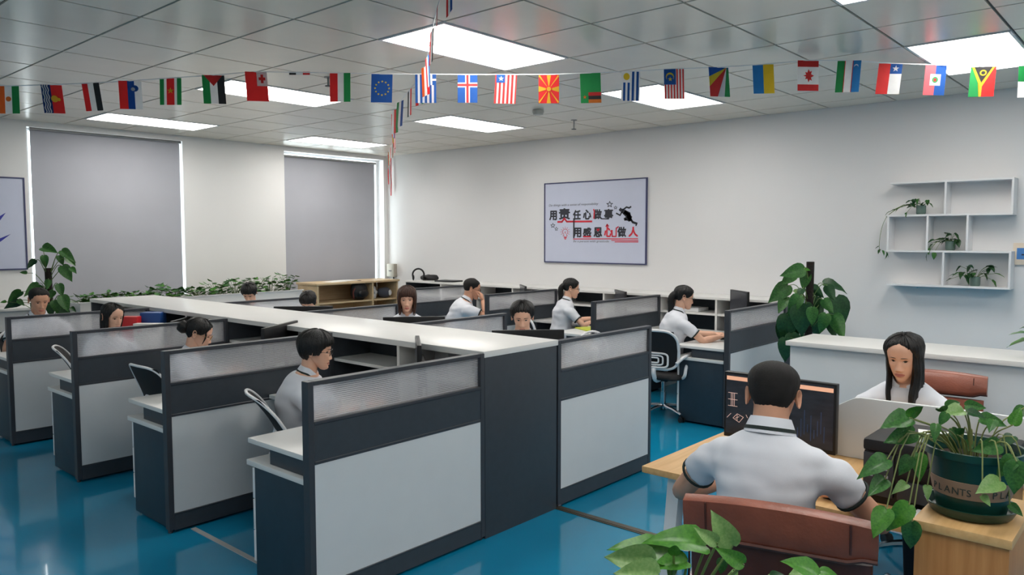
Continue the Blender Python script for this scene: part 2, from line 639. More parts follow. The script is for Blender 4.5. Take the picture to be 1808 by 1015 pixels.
def put_text(body, parent, loc, rot, size, m, name='lettering', target_w=None, target_h=None, **k):
    """rot: 3x3 matrix with columns = text right, text up, normal (parent space)"""
    me = text_mesh(body, size, m, **k)
    xs = [v.co.x for v in me.vertices]
    ys = [v.co.y for v in me.vertices]
    if xs and target_w:
        fx = target_w / (max(xs) - min(xs))
        fy = target_h / (max(ys) - min(ys)) if target_h else fx
        x0, y0 = min(xs), min(ys)
        for v in me.vertices:
            v.co.x = (v.co.x - x0) * fx
            v.co.y = (v.co.y - y0) * fy
    o = bpy.data.objects.new(name, me)
    C.objects.link(o)
    o.parent = parent
    M4 = rot.to_4x4()
    M4.translation = Vector(loc)
    o.matrix_local = M4
    return o


# motto poster on the right wall: local u runs to the picture's right (-Y), v up
PW, PH = 1.565, 1.03
t = thing('motto_poster', 'framed motto poster with red and black lettering on the long white wall', 'poster', (XB, 5.752, 1.395))
RW = Matrix(((0, 0, -1), (-1, 0, 0), (0, 1, 0)))   # columns: right=(0,-1,0), up=(0,0,1), normal=(-1,0,0)


def wp(u, v, n=0.0):     # poster coordinates (0..1 of width/height, from lower left) to local
    return Vector((-n, PW / 2 - u * PW, v * PH))


M_pframe = mat('navy_poster_frame', (62, 66, 104), 0.4)
M_pboard = mat('pale_blue_board', (196, 202, 222), 0.35, var=0.01)
M_ink = mat('dark_ink', (44, 46, 56), 0.6)
M_redink = mat('red_ink', (206, 40, 60), 0.6)
MB().box(-.018, -.001, -PW / 2, PW / 2, 0, PH).build('board', M_pboard, t)
fr = MB()
b = .014
fr.box(-.026, -.001, -PW / 2 - b, -PW / 2, -b, PH + b).box(-.026, -.001, PW / 2, PW / 2 + b, -b, PH + b)
fr.box(-.026, -.001, -PW / 2, PW / 2, -b, 0).box(-.026, -.001, -PW / 2, PW / 2, PH, PH + b)
fr.build('frame', M_pframe, t)


# pixel grid of the poster print: left 137, right 1145, bottom 920, top 115 on the study crop
def pu(x):
    return (x - 137) / 1005.0


def pv(x, y):
    s = (x - 137) / 1005.0
    top, bot = 140 - 48 * s, 903 + 33 * s
    return (bot - y) / (bot - top)


def chars(txt, x, y0, y1, w, m=M_ink, off=.012):
    """x = left px, y0 bottom px, y1 top px, w px"""
    u, v0, v1 = pu(x), pv(x, y0), pv(x, y1)
    put_text(txt, t, wp(u, v0, .0195), RW, .1, m, target_w=w / 1005 * PW, target_h=(v1 - v0) * PH, bold=.0042)


for ch, x, yb, yt, w, mm in [('用', 182, 497, 400, 84, M_ink), ('责', 286, 490, 378, 120, M_ink), ('任', 436, 494, 396, 82, M_ink),
                             ('心', 540, 492, 392, 84, M_ink), ('做', 645, 490, 390, 84, M_ink), ('事', 750, 492, 388, 90, M_ink),
                             ('用', 440, 668, 570, 84, M_ink), ('感', 540, 668, 570, 86, M_ink), ('恩', 648, 668, 568, 86, M_ink),
                             ('心', 752, 668, 566, 84, M_redink), ('做', 880, 668, 566, 84, M_ink), ('人', 985, 668, 566, 90, M_redink)]:
    chars(ch, x, yb, yt, w, mm)


def pstrip(pts, wpx, m=M_redink, n=.0197, name='printed_line'):
    mb = MB()
    for (xa, ya), (xb, yb) in zip(pts[:-1], pts[1:]):
        a, b_ = wp(pu(xa), pv(xa, ya), n), wp(pu(xb), pv(xb, yb), n)
        d = (b_ - a)
        L = d.length
        d.normalize()
        s_ = Vector((-1, 0, 0)).cross(d)
        hw = wpx / 1005 * PW / 2
        mb.obox((a + b_) / 2, d * (L / 2 + hw * .5), s_ * hw, Vector((-.0006, 0, 0)))
    return mb


r_ = MB()
for p, w in [([(275, 512), (320, 512), (346, 478), (372, 510), (630, 510)], 15), ([(440, 684), (1072, 686)], 7),
             ([(825, 700), (1076, 703)], 6), ([(858, 716), (1076, 718)], 7), ([(545, 662), (620, 662)], 12),
             ([(648, 392), (655, 410), (650, 480)], 12), ([(782, 600), (782, 545)], 12), ([(770, 562), (782, 540), (796, 560)], 9), ([(830, 600), (832, 662), (868, 662), (870, 580), (890, 566)], 10)]:
    q = pstrip(p, w)
    r_.add(q.v, q.f)
# light bulb outline
ang = [a * math.pi / 10 for a in range(-3, 14)]
bulb = [(355 + 27 * math.cos(a), 612 - 28 * math.sin(a)) for a in ang]
q = pstrip(bulb, 4)
r_.add(q.v, q.f)
for p in [[(340, 640), (345, 664)], [(372, 638), (367, 664)], [(342, 664), (370, 664)], [(345, 674), (368, 672)], [(350, 684), (364, 684)], [(348, 612), (356, 630), (362, 606)]]:
    q = pstrip(p, 6 if p[0][1] > 660 else 3)
    r_.add(q.v, q.f)
for a in range(0, 360, 30):
    if 240 < a < 300:
        continue
    ca, sa = math.cos(R(a)), math.sin(R(a))
    q = pstrip([(355 + 36 * ca, 612 - 36 * sa), (355 + 50 * ca, 612 - 50 * sa)], 3)
    r_.add(q.v, q.f)
# heart
q = pstrip([(684, 590), (692, 600), (702, 588)], 14)
r_.add(q.v, q.f)
r_.build('red_print', M_redink, t, kind='stuff')
k_ = MB()
for p, w in [([(446, 480), (446, 672)], 14), ([(725, 484), (795, 487), (800, 470)], 9)]:
    q = pstrip(p, w)
    k_.add(q.v, q.f)
for (cx_, cy_, rr, w) in [(805, 343, 30, 5), (861, 376, 17, 3), (222, 548, 24, 4), (260, 582, 19, 3)]:
    st = []
    for i in range(11):
        a = R(90 + 36 * i)
        rad = rr if i % 2 == 0 else rr * .42
        st.append((cx_ + rad * math.cos(a), cy_ - rad * math.sin(a)))
    q = pstrip(st, w)
    k_.add(q.v, q.f)
# running figure silhouette
fig = [[(925, 405), (960, 415), (1000, 455), (1010, 480)]]
for p, w in [([(905, 392), (912, 400)], 26), ([(925, 408), (985, 440)], 34), ([(950, 425), (1000, 480)], 40), ([(985, 440), (1000, 500)], 36),
             ([(930, 400), (965, 372), (990, 380), (1006, 368)], 13), ([(925, 415), (905, 452), (870, 432)], 12),
             ([(985, 470), (950, 492)], 24), ([(950, 492), (1000, 502)], 16), ([(1000, 485), (1025, 522), (1062, 536)], 18), ([(1062, 536), (1054, 556)], 10)]:
    q = pstrip(p, w, M_ink)
    k_.add(q.v, q.f)
k_.build('black_print', M_ink, t, kind='stuff')
for txt, x, y, w, h in [('Do things with a sense of responsibility', 178, 366, 515, 30), ('Be a person with gratitude', 440, 722, 360, 26)]:
    put_text(txt, t, wp(pu(x), pv(x, y), .0195), RW, .05, mat('grey_ink', (110, 112, 122), .6), target_w=w / 1005 * PW, target_h=h / 790 * PH, shear=.2)

# second poster, on the window wall at the far left
t = thing('blue_poster', 'framed pale poster with blue swoosh at the left edge beside the window', 'poster', (2.09, YA, 1.375))
MB().box(-.78, .78, -.018, -.001, 0, 1.0).build('board', M_pboard, t)
fr = MB()
fr.box(-.794, -.78, -.026, -.001, -.014, 1.014).box(.78, .794, -.026, -.001, -.014, 1.014)
fr.box(-.78, .78, -.026, -.001, -.014, 0).box(-.78, .78, -.026, -.001, 1.0, 1.014)
fr.build('frame', M_pframe, t)
sw = MB()
FR = (Vector((0, -.019, 0)), Vector((1, 0, 0)), Vector((0, 0, 1)), Vector((0, -1, 0)))
sw.prism([(.30, .42), (.60, .62), (.52, .50), (.645, .37), (.30, .30), (.56, .36)][:3] + [(.45, .46)], 0, .001, frame=FR)
sw.prism([(.25, .22), (.45, .30), (.64, .385), (.50, .27), (.30, .18)], 0, .001, frame=FR)
sw.prism([(-.4, .35), (.1, .55), (.4, .52), (.1, .45), (-.3, .28)], 0, .001, frame=FR)
sw.build('swoosh', mat('blue_ink', (44, 48, 150), .5), t)


# ------------------------------------------------------------------ workstation furniture
def partition(label, x0, x1, y, group='workstation partition screens'):
    """cubicle screen: dark posts and rails, ribbed glazing, charcoal band, pale lower panel, dark plinth"""
    t = thing('partition_screen', label, 'partition', (x0, y, 0), 0, group)
    W, T, H = x1 - x0, .025, 1.07
    a = MB()
    for px in (0, W - .032):
        a.box(px, px + .032, -T, T, 0.02, H)
        a.cyl((px + .016, 0), .014, 0, .02, 10)
    a.box(.032, W - .032, -T, T, H - .02, H)
    a.box(.032, W - .032, -T, T, .868, .884)
    a.box(.032, W - .032, -T, T, .685, .70)
    a.box(.032, W - .032, -T, T, .108, .118)
    a.build('frame', M_frame, t, bevel=.002, seg=1)
    MB().box(.032, W - .032, -.004, .004, .884, H - .02).build('glazing', M_reed, t)
    MB().box(.032, W - .032, -T + .004, T - .004, .70, .868).build('upper_panel', M_navy, t)
    MB().box(.032, W - .032, -T + .004, T - .004, .118, .685).build('lower_panel', M_panel, t)
    MB().box(.032, W - .032, -T + .003, T - .003, .015, .108).build('plinth', M_navy, t)
    return t


PY_L = [2.97, 4.395, 5.81, 7.25]
PY_R = [3.05, 4.50, 5.98, 7.40]
XL0, XL1 = 1.95, 3.105          # left bank
XE0, XE1 = 3.775, 4.89          # bank beyond the island
XR0, XR1 = 6.33, 7.615          # bank against the right wall
ordn = ['nearest', 'second', 'third', 'farthest']
for i, y in enumerate(PY_L):
    partition(['big partition screen in the left foreground, nearest of the left row', 'second partition from the front of the left row, behind the person in glasses',
               'third partition from the front in the left row, behind the person with the hair bun', 'farthest partition of the left row, in front of the crew-cut person'][i], XL0, XL1, y)
for i, y in enumerate(PY_L):
    partition(['partition screen right of the dark island end, white fan behind its glazing', 'partition behind the island between the young person and the brown-haired person',
               'partition behind the island in front of the wooden shelf cabinet', 'farthest partition behind the island, below the window planter'][i], XE0, XE1, y)
for i, y in enumerate(PY_R):
    partition(['partition screen by the tall pole plant, right end of the wall bank', 'partition between the two ponytailed people on the wall bank',
               'partition in front of the person with glasses leaning on one hand', 'farthest partition of the wall bank near the wooden cabinet'][i], XR0, XR1, y)


def corner_desk(label, x_out, x_in, y0, y1, wing=.5):
    """L-shaped white desk: return along the partition at y0, wing along the storage at x_in"""
    s = 1 if x_in > x_out else -1
    t = thing('corner_desk', label, 'desk', (x_out, y0 + .03, 0), 0, 'white corner desks')
    W, D = abs(x_in - x_out), y1 - y0 - .06
    poly = [(.015, 0), (W - .012, 0), (W - .012, D), (W - wing, D), (W - wing, .62), (W - wing - .12, .5), (.015, .5)]
    poly = [(s * a, b_) for a, b_ in poly]
    if s < 0:
        poly = poly[::-1]
    MB().prism(poly, .695, .72).build('desktop', M_white, t, bevel=.003)
    MB().box(s * (W - wing + .04), s * (W - .02), D - .04, D - .015, .02, .694).build('leg_panel', M_navy, t)
    return t


def pedestal(label, x0, y0, s=1):
    t = thing('drawer_pedestal', label, 'drawer unit', (x0, y0, 0), 0, 'drawer pedestals under the desks')
    w = .4 * s
    MB().box(.012 * s, w, .005, .445, .02, .585).build('carcass', M_navy2, t, bevel=.002)
    MB().box(.0, w + .01 * s, .0, .5, .586, .613).build('top', M_white, t, bevel=.003)
    MB().box(.03 * s, w, .015, .33, .614, .694).build('riser', M_navy, t)
    for k in range(3):
        d = MB().box(.012 * s, w, .446, .466, .10 + k * .16, .255 + k * .16).build('drawer', M_wplast, t, bevel=.002)
        MB().box(.15 * s, .28 * s, .467, .480, .20 + k * .16, .212 + k * .16).build('handle', M_steel, d)
    return t


L_names = ['left row, nearest station of the person in glasses', 'left row, station of the person with the hair bun',
           'left row, station of the dark-haired person beside the binders', 'left row, station of the person with a crew cut']
E_names = ['beyond the island, station of the young person facing the camera', 'beyond the island, station of the brown-haired person',
           'beyond the island, second station from the window planter', 'beyond the island, farthest station by the window planter']
R_names = ['wall bank, station of the ponytailed person by the pole plant', 'wall bank, station of the farther ponytailed person',
           'wall bank, station of the person leaning on one hand', 'wall bank, farthest station by the wooden cabinet']
PLe = PY_L + [8.66]
PRe = PY_R + [8.84]
for i in range(4):
    corner_desk('white corner desk, ' + L_names[i], XL0, XL1, PLe[i], PLe[i + 1])
    pedestal('dark drawer pedestal, ' + L_names[i], XL0 + .005, PLe[i] + .03)
    corner_desk('white corner desk ' + E_names[i], XE1, XE0, PLe[i], PLe[i + 1])
    pedestal('dark drawer pedestal ' + E_names[i], XE1 - .005, PLe[i] + .03, -1)
    corner_desk('white corner desk on the ' + R_names[i], XR0, XR1, PRe[i], PRe[i + 1])
    pedestal('dark drawer pedestal on the ' + R_names[i], XR0 + .005, PRe[i] + .03)

# central island: back-to-back open shelving under a long white top
t = thing('island_storage', 'long white-topped island with dark open shelving between the two rows of desks', 'storage counter', (3.11, 2.945, 0))
IL, IW = 8.66 - 2.945, .66
MB().box(-.012, IW + .005, 0, IL, 1.043, 1.079).build('countertop', M_white, t, bevel=.004)
MB().box(0, IW - .005, .004, .03, 0, 1.042).build('end_panel', M_navy, t, bevel=.002)
MB().box(0, IW - .005, IL - .03, IL - .004, 0, 1.042).build('end_panel', M_navy, t, bevel=.002)
MB().box(IW / 2 - .012, IW / 2 + .012, .031, IL - .031, 0, 1.042).build('back_panel', M_navy, t)
MB().box(.006, IW - .012, .031, IL - .031, .0, .06).build('plinth', M_navy, t)
dv = [3.70, 4.395, 5.12, 5.81, 6.53, 7.25, 7.95]
for y in dv:
    for s in (0, 1):
        x0 = .002 if s == 0 else IW / 2 + .013
        dark = y in PY_L
        MB().box(x0, x0 + .315, y - 2.945 - .012, y - 2.945 + .012, .061, 1.042).build('divider', M_navy if dark else M_white, t)
edges = [2.976] + dv + [8.63]
for a, b_ in zip(edges[:-1], edges[1:]):
    for s in (0, 1):
        x0 = .006 if s == 0 else IW / 2 + .013
        MB().box(x0, x0 + .31, a - 2.945 + .013, b_ - 2.945 - .013, .875, .895).build('shelf', M_white, t)

# storage counter along the right wall
t = thing('wall_storage', 'long white-topped storage counter with open dark compartments along the right wall', 'storage counter', (7.62, 3.06, 0))
WLn = 8.87 - 3.06
MB().box(-.012, .478, -.03, WLn, 1.045, 1.072).build('countertop', M_white, t, bevel=.003)
MB().box(.40, .42, .02, WLn - .02, .0, 1.044).build('back_panel', M_navy, t)
for y in (0.01, WLn - .02):
    MB().box(.0, .40, y - .012, y + .012, 0, 1.044).build('end_panel', M_navy, t)
dv = [3.80, 4.50, 5.26, 5.98, 6.72, 7.40, 8.1]
for y in dv:
    MB().box(.0, .399, y - 3.06 - .012, y - 3.06 + .012, 0.0, 1.044).build('divider', M_white, t)
edges = [3.085] + dv + [8.83]
for a, b_ in zip(edges[:-1], edges[1:]):
    MB().box(.006, .398, a - 3.06 + .013, b_ - 3.06 - .013, .872, .894).build('shelf', M_white, t)


# ------------------------------------------------------------------ monitors, keyboards, small desk things
def monitor(label, loc, az, w=.51, h=.30, zc=None, lit=True, name='monitor'):
    """screen faces local +X; loc z is the desk top, h screen height"""
    t = thing(name, label, 'monitor', loc, R(az), 'desktop monitors')
    z0 = .12
    MB().box(-.022, .004, -w / 2, w / 2, z0, z0 + h).build('housing', M_black, t, bevel=.004)
    MB().box(-.045, -.0225, -w * .3, w * .3, z0 + h * .12, z0 + h * .62).build('rear_cover', M_blackmat, t, bevel=.008)
    MB().box(.0045, .0055, -w / 2 + .010, w / 2 - .010, z0 + .018, z0 + h - .010).build('screen', M_screen if lit else M_screend, t)
    MB().box(-.055, -.0455, -.025, .025, .01, z0 + h * .4).build('stand_neck', M_black, t, bevel=.003)
    MB().prism([(.06 * math.cos(a), .11 * math.sin(a)) for a in np.linspace(0, 2 * math.pi, 20, endpoint=False)], 0, .009,
               frame=((-.03, 0, 0), (1, 0, 0), (0, 1, 0), (0, 0, 1))).build('stand_base', M_black, t)
    return t


DT = .7205
monitor('black monitor seen from behind in front of the young person facing the camera', (4.10, 3.47, DT), 46, .51, .23 + .0)
monitor('black monitor seen from behind in front of the brown-haired person', (4.30, 4.90, DT), 48, .52, .21)
monitor('black monitor in front of the head bent low behind the island', (4.0, 6.08, DT), 47, .53, .25)
monitor('monitor hidden behind the island at the farthest station', (4.05, 7.6, DT), 47, .5, .2)
monitor('monitor turned edge-on in front of the person in glasses', (3.02, 3.42, DT), 140, .45, .27, lit=False)
monitor('black monitor tilted back beside the person with the hair bun', (3.02, 4.905, DT), 122, .53, .256)
monitor('black monitor in front of the dark-haired person left of the island', (3.05, 6.46, DT), 133, .52, .19)
monitor('monitor beside the island at the crew-cut person\'s station', (3.0, 7.8, DT), 140, .46, .2)
monitor('grey-lit monitor rising above the partition by the pole plant', (7.44, 3.46, DT), 140, .40, .33, lit=False)
monitor('monitor in front of the farther ponytailed person', (7.50, 4.95, DT), 140, .42, .26, lit=False)
monitor('monitor in front of the person leaning on one hand', (7.50, 6.44, DT), 140, .42, .26, lit=False)


def keyboard(label, loc, az):
    t = thing('keyboard', label, 'keyboard', loc, R(az), 'keyboards on the desks')
    MB().box(-.065, .065, -.21, .21, 0, .014).build('case', M_black, t, bevel=.004)
    k = MB()
    for r in range(5):
        for c in range(15):
            k.box(-.056 + r * .023, -.036 + r * .023, -.2 + c * .0268, -.178 + c * .0268, .0145, .019)
    k.build('keys', M_dgrey, t, kind='stuff')
    return t


keyboard('black keyboard under the hands of the ponytailed person by the pole plant', (7.10, 3.50, DT), -42)
keyboard('keyboard in front of the farther ponytailed person', (7.20, 5.12, DT), -42)
keyboard('keyboard in front of the person in glasses', (2.78, 3.42, DT), -45)
keyboard('keyboard in front of the person with the hair bun', (2.76, 4.88, DT), -40)
keyboard('keyboard in front of the young person facing the camera', (4.30, 3.62, DT), 225)


def box_item(name, label, cat, loc, rz, dims, m, bevel=.003, group=None):
    t = thing(name, label, cat, loc, rz, group)
    a, b_, c = dims
    MB().box(-a / 2, a / 2, -b_ / 2, b_ / 2, 0, c).build('body', m, t, bevel=bevel)
    return t


# binders by the dark-haired person
SH = .8955
t = thing('binder', 'blue document box standing behind the dark-haired person', 'binder', (3.03, 6.99, DT), R(-50))
MB().box(-.095, .095, -.06, .06, 0, .33).build('body', M_blue, t, bevel=.014)
t = thing('binder', 'red document box left of the blue one', 'binder', (2.86, 7.04, DT), R(-50))
MB().box(-.07, .07, -.045, .045, 0, .30).build('body', M_red, t, bevel=.004)
t = thing('binder', 'white document box with dark lettering in front of the blue box', 'binder', (2.93, 6.86, DT), R(-50))
MB().box(-.12, .12, -.035, .035, 0, .245).build('body', M_paper, t, bevel=.003)
put_text('/.MIE', t, (-.02, -.0355, .19), Matrix(((1, 0, 0), (0, 0, -1), (0, 1, 0))), .05, M_ink, target_w=.125)
MB().box(-.09, -.05, -.0362, -.0352, .195, .215).build('red_spot', M_red, t)


def fan(label, loc, az):
    t = thing('desk_fan', label, 'fan', loc, R(az))
    ring = [(.0, .12 * math.cos(a), .20 + .12 * math.sin(a)) for a in np.linspace(0, 2 * math.pi, 28, endpoint=False)]
    MB().tube(ring, .008, 6, closed=True).build('guard_ring', M_wplast, t, smooth=True)
    g_ = MB()
    for a in np.linspace(0, 2 * math.pi, 24, endpoint=False):
        g_.tube([(.03, .02 * math.cos(a), .20 + .02 * math.sin(a)), (.02, .07 * math.cos(a), .2 + .07 * math.sin(a)), (0, .12 * math.cos(a), .20 + .12 * math.sin(a))], .0018, 4)
    g_.build('guard_wires', M_wplast, t, kind='stuff')
    bl = MB()
    for a in (0, 2.094, 4.189):
        p = [(.0, .02, 0), (.012, .09, .05), (-.012, .10, -.03), (-.006, .03, -.03)]
        q = [(x, y * math.cos(a) - z * math.sin(a), .20 + y * math.sin(a) + z * math.cos(a)) for x, y, z in p]
        bl.add(q + [(x - .002, y, z) for x, y, z in q], [(0, 1, 2, 3), (7, 6, 5, 4), (0, 4, 5, 1), (1, 5, 6, 2), (2, 6, 7, 3), (3, 7, 4, 0)])
    bl.build('blades', mat('pale_grey_plastic', (200, 205, 210), .4), t)
    MB().ell((-.03, 0, .2), .05, .035, .035).build('motor', M_wplast, t, smooth=True)
    MB().tube([(-.04, 0, .18), (-.05, 0, .10), (-.04, 0, .02)], [.016, .014, .018], 10).build('neck', M_wplast, t, smooth=True)
    MB().lathe((-.03, 0, 0), [(.085, 0), (.08, .015), (.03, .025)], 24).build('base', M_wplast, t, smooth=True)
    return t


fan('white desk fan blurred behind the glazing right of the island end', (4.52, 3.22, DT), 60)


def bottle(label, loc, m, h=.22, r=.035):
    t = thing('bottle', label, 'bottle', loc)
    MB().lathe((0, 0, 0), [(r * .9, 0), (r, .01), (r, h * .6), (r * .9, h * .7), (r * .4, h * .85), (r * .4, h * .9)], 18).build('body', m, t, smooth=True)
    MB().lathe((0, 0, h * .9 + .0005), [(r * .45, 0), (r * .45, h * .1)], 14).build('cap', M_wplast, t)
    return t


M_pet = mat('clear_plastic', (215, 225, 232), .1, trans=.7, ior=1.2)
bottle('clear bottle beside the fan behind the glazing', (4.30, 3.20, DT), M_pet)
bottle('white bottle beside the crew-cut person\'s station', (2.45, 3.2, DT), M_wplast, .16, .03)


def cup(label, loc, m, h=.1, r=.04):
    t = thing('cup', label, 'cup', loc)
    MB().lathe((0, 0, 0), [(r * .75, 0), (r, h), (r * .93, h), (r * .7, .008)], 20).build('body', m, t, smooth=True, angle=50)
    MB().tube([(r * .8, 0, h * .25), (r * 1.5, 0, h * .3), (r * 1.6, 0, h * .7), (r * .9, 0, h * .8)], .006, 6).build('handle', m, t, smooth=True)
    return t


for ch_ in list(bpy.data.objects):
    if ch_.get('label') == 'white bottle beside the crew-cut person\'s station':
        ch_['label'] = 'small white bottle behind the nearest glazing of the left row'
cup('pink-red cup behind the glazing beside the person with the hair bun', (2.66, 4.62, DT), M_red, .12, .04)
cup('red cup behind the glazing in front of the dark-haired person', (2.72, 6.0, DT), M_red, .14, .04)
cup('yellow-green cup behind the nearest glazing of the left row', (2.55, 3.12, DT), M_yel, .11, .04)
cup('white cup on the shelf by the pole plant', (7.75, 3.55, SH - .0005), M_wplast, .08, .035)
box_item('box', 'small white box on the wall bank desk by the hands of the nearer ponytailed person', 'box', (7.46, 3.36, DT), .3, (.08, .06, .12), M_wplast)
box_item('notebook', 'yellow-green notebook under the arms of the farther ponytailed person', 'notebook', (6.78, 4.86, DT), -.5, (.22, .30, .012), M_yel)
box_item('book', 'stack of papers on the desk of the brown-haired person', 'papers', (4.55, 4.75, DT), .2, (.21, .3, .05), M_paper)
box_item('tray', 'white paper tray in the wall storage between the ponytailed people', 'tray', (7.80, 4.2, SH), .0, (.24, .32, .04), M_wplast)
box_item('paper_bin', 'pale grey file holder in the island compartment by the edge-on monitor', 'file holder', (3.30, 3.40, SH), .0, (.20, .12, .13), mat('pale_grey_file', (190, 192, 195), .5))

# things on the far end of the wall storage
ZW = 1.0725
t = thing('headphones', 'black headphones standing on the far end of the wall counter', 'headphones', (7.71, 8.68, ZW), R(48))
hp = [(0, .085 * math.cos(a), .085 + .09 * math.sin(a)) for a in np.linspace(-.5, math.pi + .5, 20)]
MB().tube(hp, .013, 8).build('headband', M_blackmat, t, smooth=True)
for s in (-1, 1):
    MB().ell((0, s * .075, .045), .038, .018, .045).build('ear_cup', M_black, t, smooth=True)
t = thing('bag', 'dark soft bag slumped on the far end of the wall counter', 'bag', (7.88, 8.62, ZW), .1)
b_ = MB().ell((0, 0, .03), .09, .17, .05, 20, 12)
b_.v = [(x, y, max(z, 0) + .012 * math.sin(x * 40) * math.sin(y * 31) * (z > .03)) for x, y, z in b_.v]
b_.build('body', M_blackmat, t, smooth=True)
MB().tube(spline([(.05, -.12, .05), (.06, -.08, .07), (.06, .05, .07), (.05, .12, .05)], 14), .009, 6).build('handle', M_black, t, smooth=True)
t = thing('laptop', 'dark laptop lying closed on the far end of the wall counter', 'laptop', (7.78, 8.1, ZW), .1)
MB().box(-.12, .12, -.17, .17, 0, .012).build('base', M_dgrey, t, bevel=.004)
MB().box(-.12, .12, -.17, .17, .0125, .022).build('lid', M_dgrey, t, bevel=.004)


# ------------------------------------------------------------------ wooden open cabinet with bags
t = thing('open_cabinet', 'light wooden open cabinet under the right window holding bags', 'cabinet', (6.28, 9.2, 0))
CW, CD, CHh = 1.47, .5, 1.07
MB().box(-.02, CW + .02, -.02, CD, CHh - .03, CHh).build('top', M_cab, t, bevel=.003)
for x in (0, CW * .66, CW - .025):
    MB().box(x, x + .025, 0, CD - .015, 0.0, CHh - .031).build('upright', M_cab, t)
MB().box(.0255, CW - .0255, CD - .014, CD, 0.02, CHh - .031).build('back_panel', M_cab, t)
for z in (.08, .42, .765):
    for a, b_ in ((.026, CW * .66 - .001), (CW * .66 + .026, CW - .026)):
        MB().box(a, b_, 0.002, CD - .016, z, z + .022).build('shelf', M_cab, t)
CZ = .7875


def lumpy(mb, amp, sc, seed):
    out = []
    for x, y, z in mb.v:
        d = mnoise.noise(Vector((x * sc + seed, y * sc, z * sc))) * amp
        n_ = Vector((x, y, z - .12))
        n_ = n_.normalized() if n_.length > 0 else n_
        out.append((x + n_.x * d, y + n_.y * d, max(0.001, z + n_.z * d)))
    mb.v = out
    return mb


t = thing('backpack', 'black backpack leaning in the wooden cabinet', 'backpack', (7.08, 9.30, CZ), .25)
lumpy(MB().ell((0, 0, .14), .17, .10, .142, 22, 14), .02, 9, 3).build('body', M_blackmat, t, smooth=True)
MB().ell((.0, -.085, .10), .11, .035, .07, 16, 8).build('front_pocket', M_black, t, smooth=True)
MB().tube(spline([(-.04, 0, .26), (-.03, 0, .275), (.03, 0, .275), (.04, 0, .26)], 10), .007, 6).build('handle', M_black, t, smooth=True)
MB().tube(spline([(-.11, -.03, .2), (-.17, -.03, .13), (-.15, -.02, .03)], 10), .012, 6).build('strap', mat('dark_red_strap', (92, 44, 38), .7), t, smooth=True)
t = thing('plastic_bag', 'crumpled pale plastic bag beside the black backpack', 'bag', (7.34, 9.33, CZ), 0)
lumpy(MB().ell((0, 0, .085), .07, .08, .10, 20, 14), .04, 22, 8).build('body', mat('pale_plastic_bag', (190, 192, 196), .35, var=.12, nscale=30), t)
t = thing('shoulder_bag', 'grey-blue bag with a white patch at the right end of the wooden cabinet', 'bag', (7.58, 9.33, CZ), 0)
lumpy(MB().ell((0, 0, .08), .12, .09, .085, 20, 12), .015, 10, 5).build('body', mat('grey_blue_cloth', (74, 78, 92), .8), t, smooth=True)
MB().ell((.05, -.082, .08), .03, .012, .045, 14, 8).build('patch', M_wplast, t, smooth=True)
t = thing('papers', 'loose white sheets lying on top of the wooden cabinet', 'papers', (6.75, 9.4, CHh + .0005), .1)
MB().box(-.2, .1, -.12, .1, 0, .004).box(.0, .35, -.1, .14, .0042, .008).build('sheets', M_paper, t)

# white planter cabinet below the windows
t = thing('planter_cabinet', 'long low white planter cabinet under the window blinds', 'planter', (3.2, 9.22, 0))
MB().box(0, 2.85, 0, .02, 0, .985).box(0, 2.85, .48, .5, 0, .985).box(0, .02, .02, .48, 0, .985).box(2.83, 2.85, .02, .48, 0, .985).build('box', M_white, t, bevel=.002)
MB().box(.021, 2.829, .021, .479, .86, .93).build('soil', M_soil, t)
MB().box(-.02, 2.87, -.012, .022, .9855, .998).build('front_rim', M_white, t)
t = thing('window_ledge', 'low white ledge along the window wall behind the crew-cut person', 'ledge', (.5, 9.45, 0))
MB().box(0, 2.6, 0, .385, .93, .96).build('top', M_white, t, bevel=.003)
MB().box(0.02, 2.58, .03, .38, 0, .929).build('carcass', M_white, t)


# ------------------------------------------------------------------ wall shelf
t = thing('wall_shelf', 'white staggered wall shelf with three small potted plants', 'shelf', (8.099, 1.17, 1.255))
TH, DP = .018, .2
Hh = .98
ys = lambda y: y - 1.17


def sbox(y0, y1, z0, z1, nm='board'):
    MB().box(-DP, 0, y0, y1, z0, z1).build(nm, M_wplast, t, bevel=.0015, seg=1)


sbox(0, 1.0, Hh - TH, Hh)                       # top
sbox(0, 1.02, .655, .655 + TH)                  # upper middle
sbox(0, 1.02, .32, .32 + TH)                    # lower middle
sbox(0, 1.01, 0, TH)                            # bottom
sbox(0, TH, .655 + TH, Hh - TH, 'upright')
sbox(.52, .52 + TH, .655 + TH, Hh - TH, 'upright')
sbox(.335, .335 + TH, .32 + TH, .655, 'upright')
sbox(.66, .66 + TH, .32 + TH, .655, 'upright')
sbox(1.0, 1.0 + TH, .32 + TH, .655, 'upright')
sbox(0, TH, TH, .32, 'upright')
sbox(.52, .52 + TH, TH, .32, 'upright')
for y in (.25, .8):
    MB().box(-.03, -.002, y - .02, y + .02, -.03, -.0005).build('bracket', M_wplast, t)

t = thing('thermostat', 'cream wall thermostat with a blue screen at the right edge', 'thermostat', (8.099, 1.10, 1.47))
MB().box(-.022, 0, -.09, .085, 0, .195).build('housing', mat('cream_plastic', (222, 208, 190), .4), t, bevel=.005)
MB().box(-.024, -.0222, -.055, .055, .05, .15).build('screen', emit_mat('blue_lcd', (60, 112, 170), .15), t)
MB().box(-.0250, -.0242, -.03, .02, .085, .097).build('digits', M_ink, t)


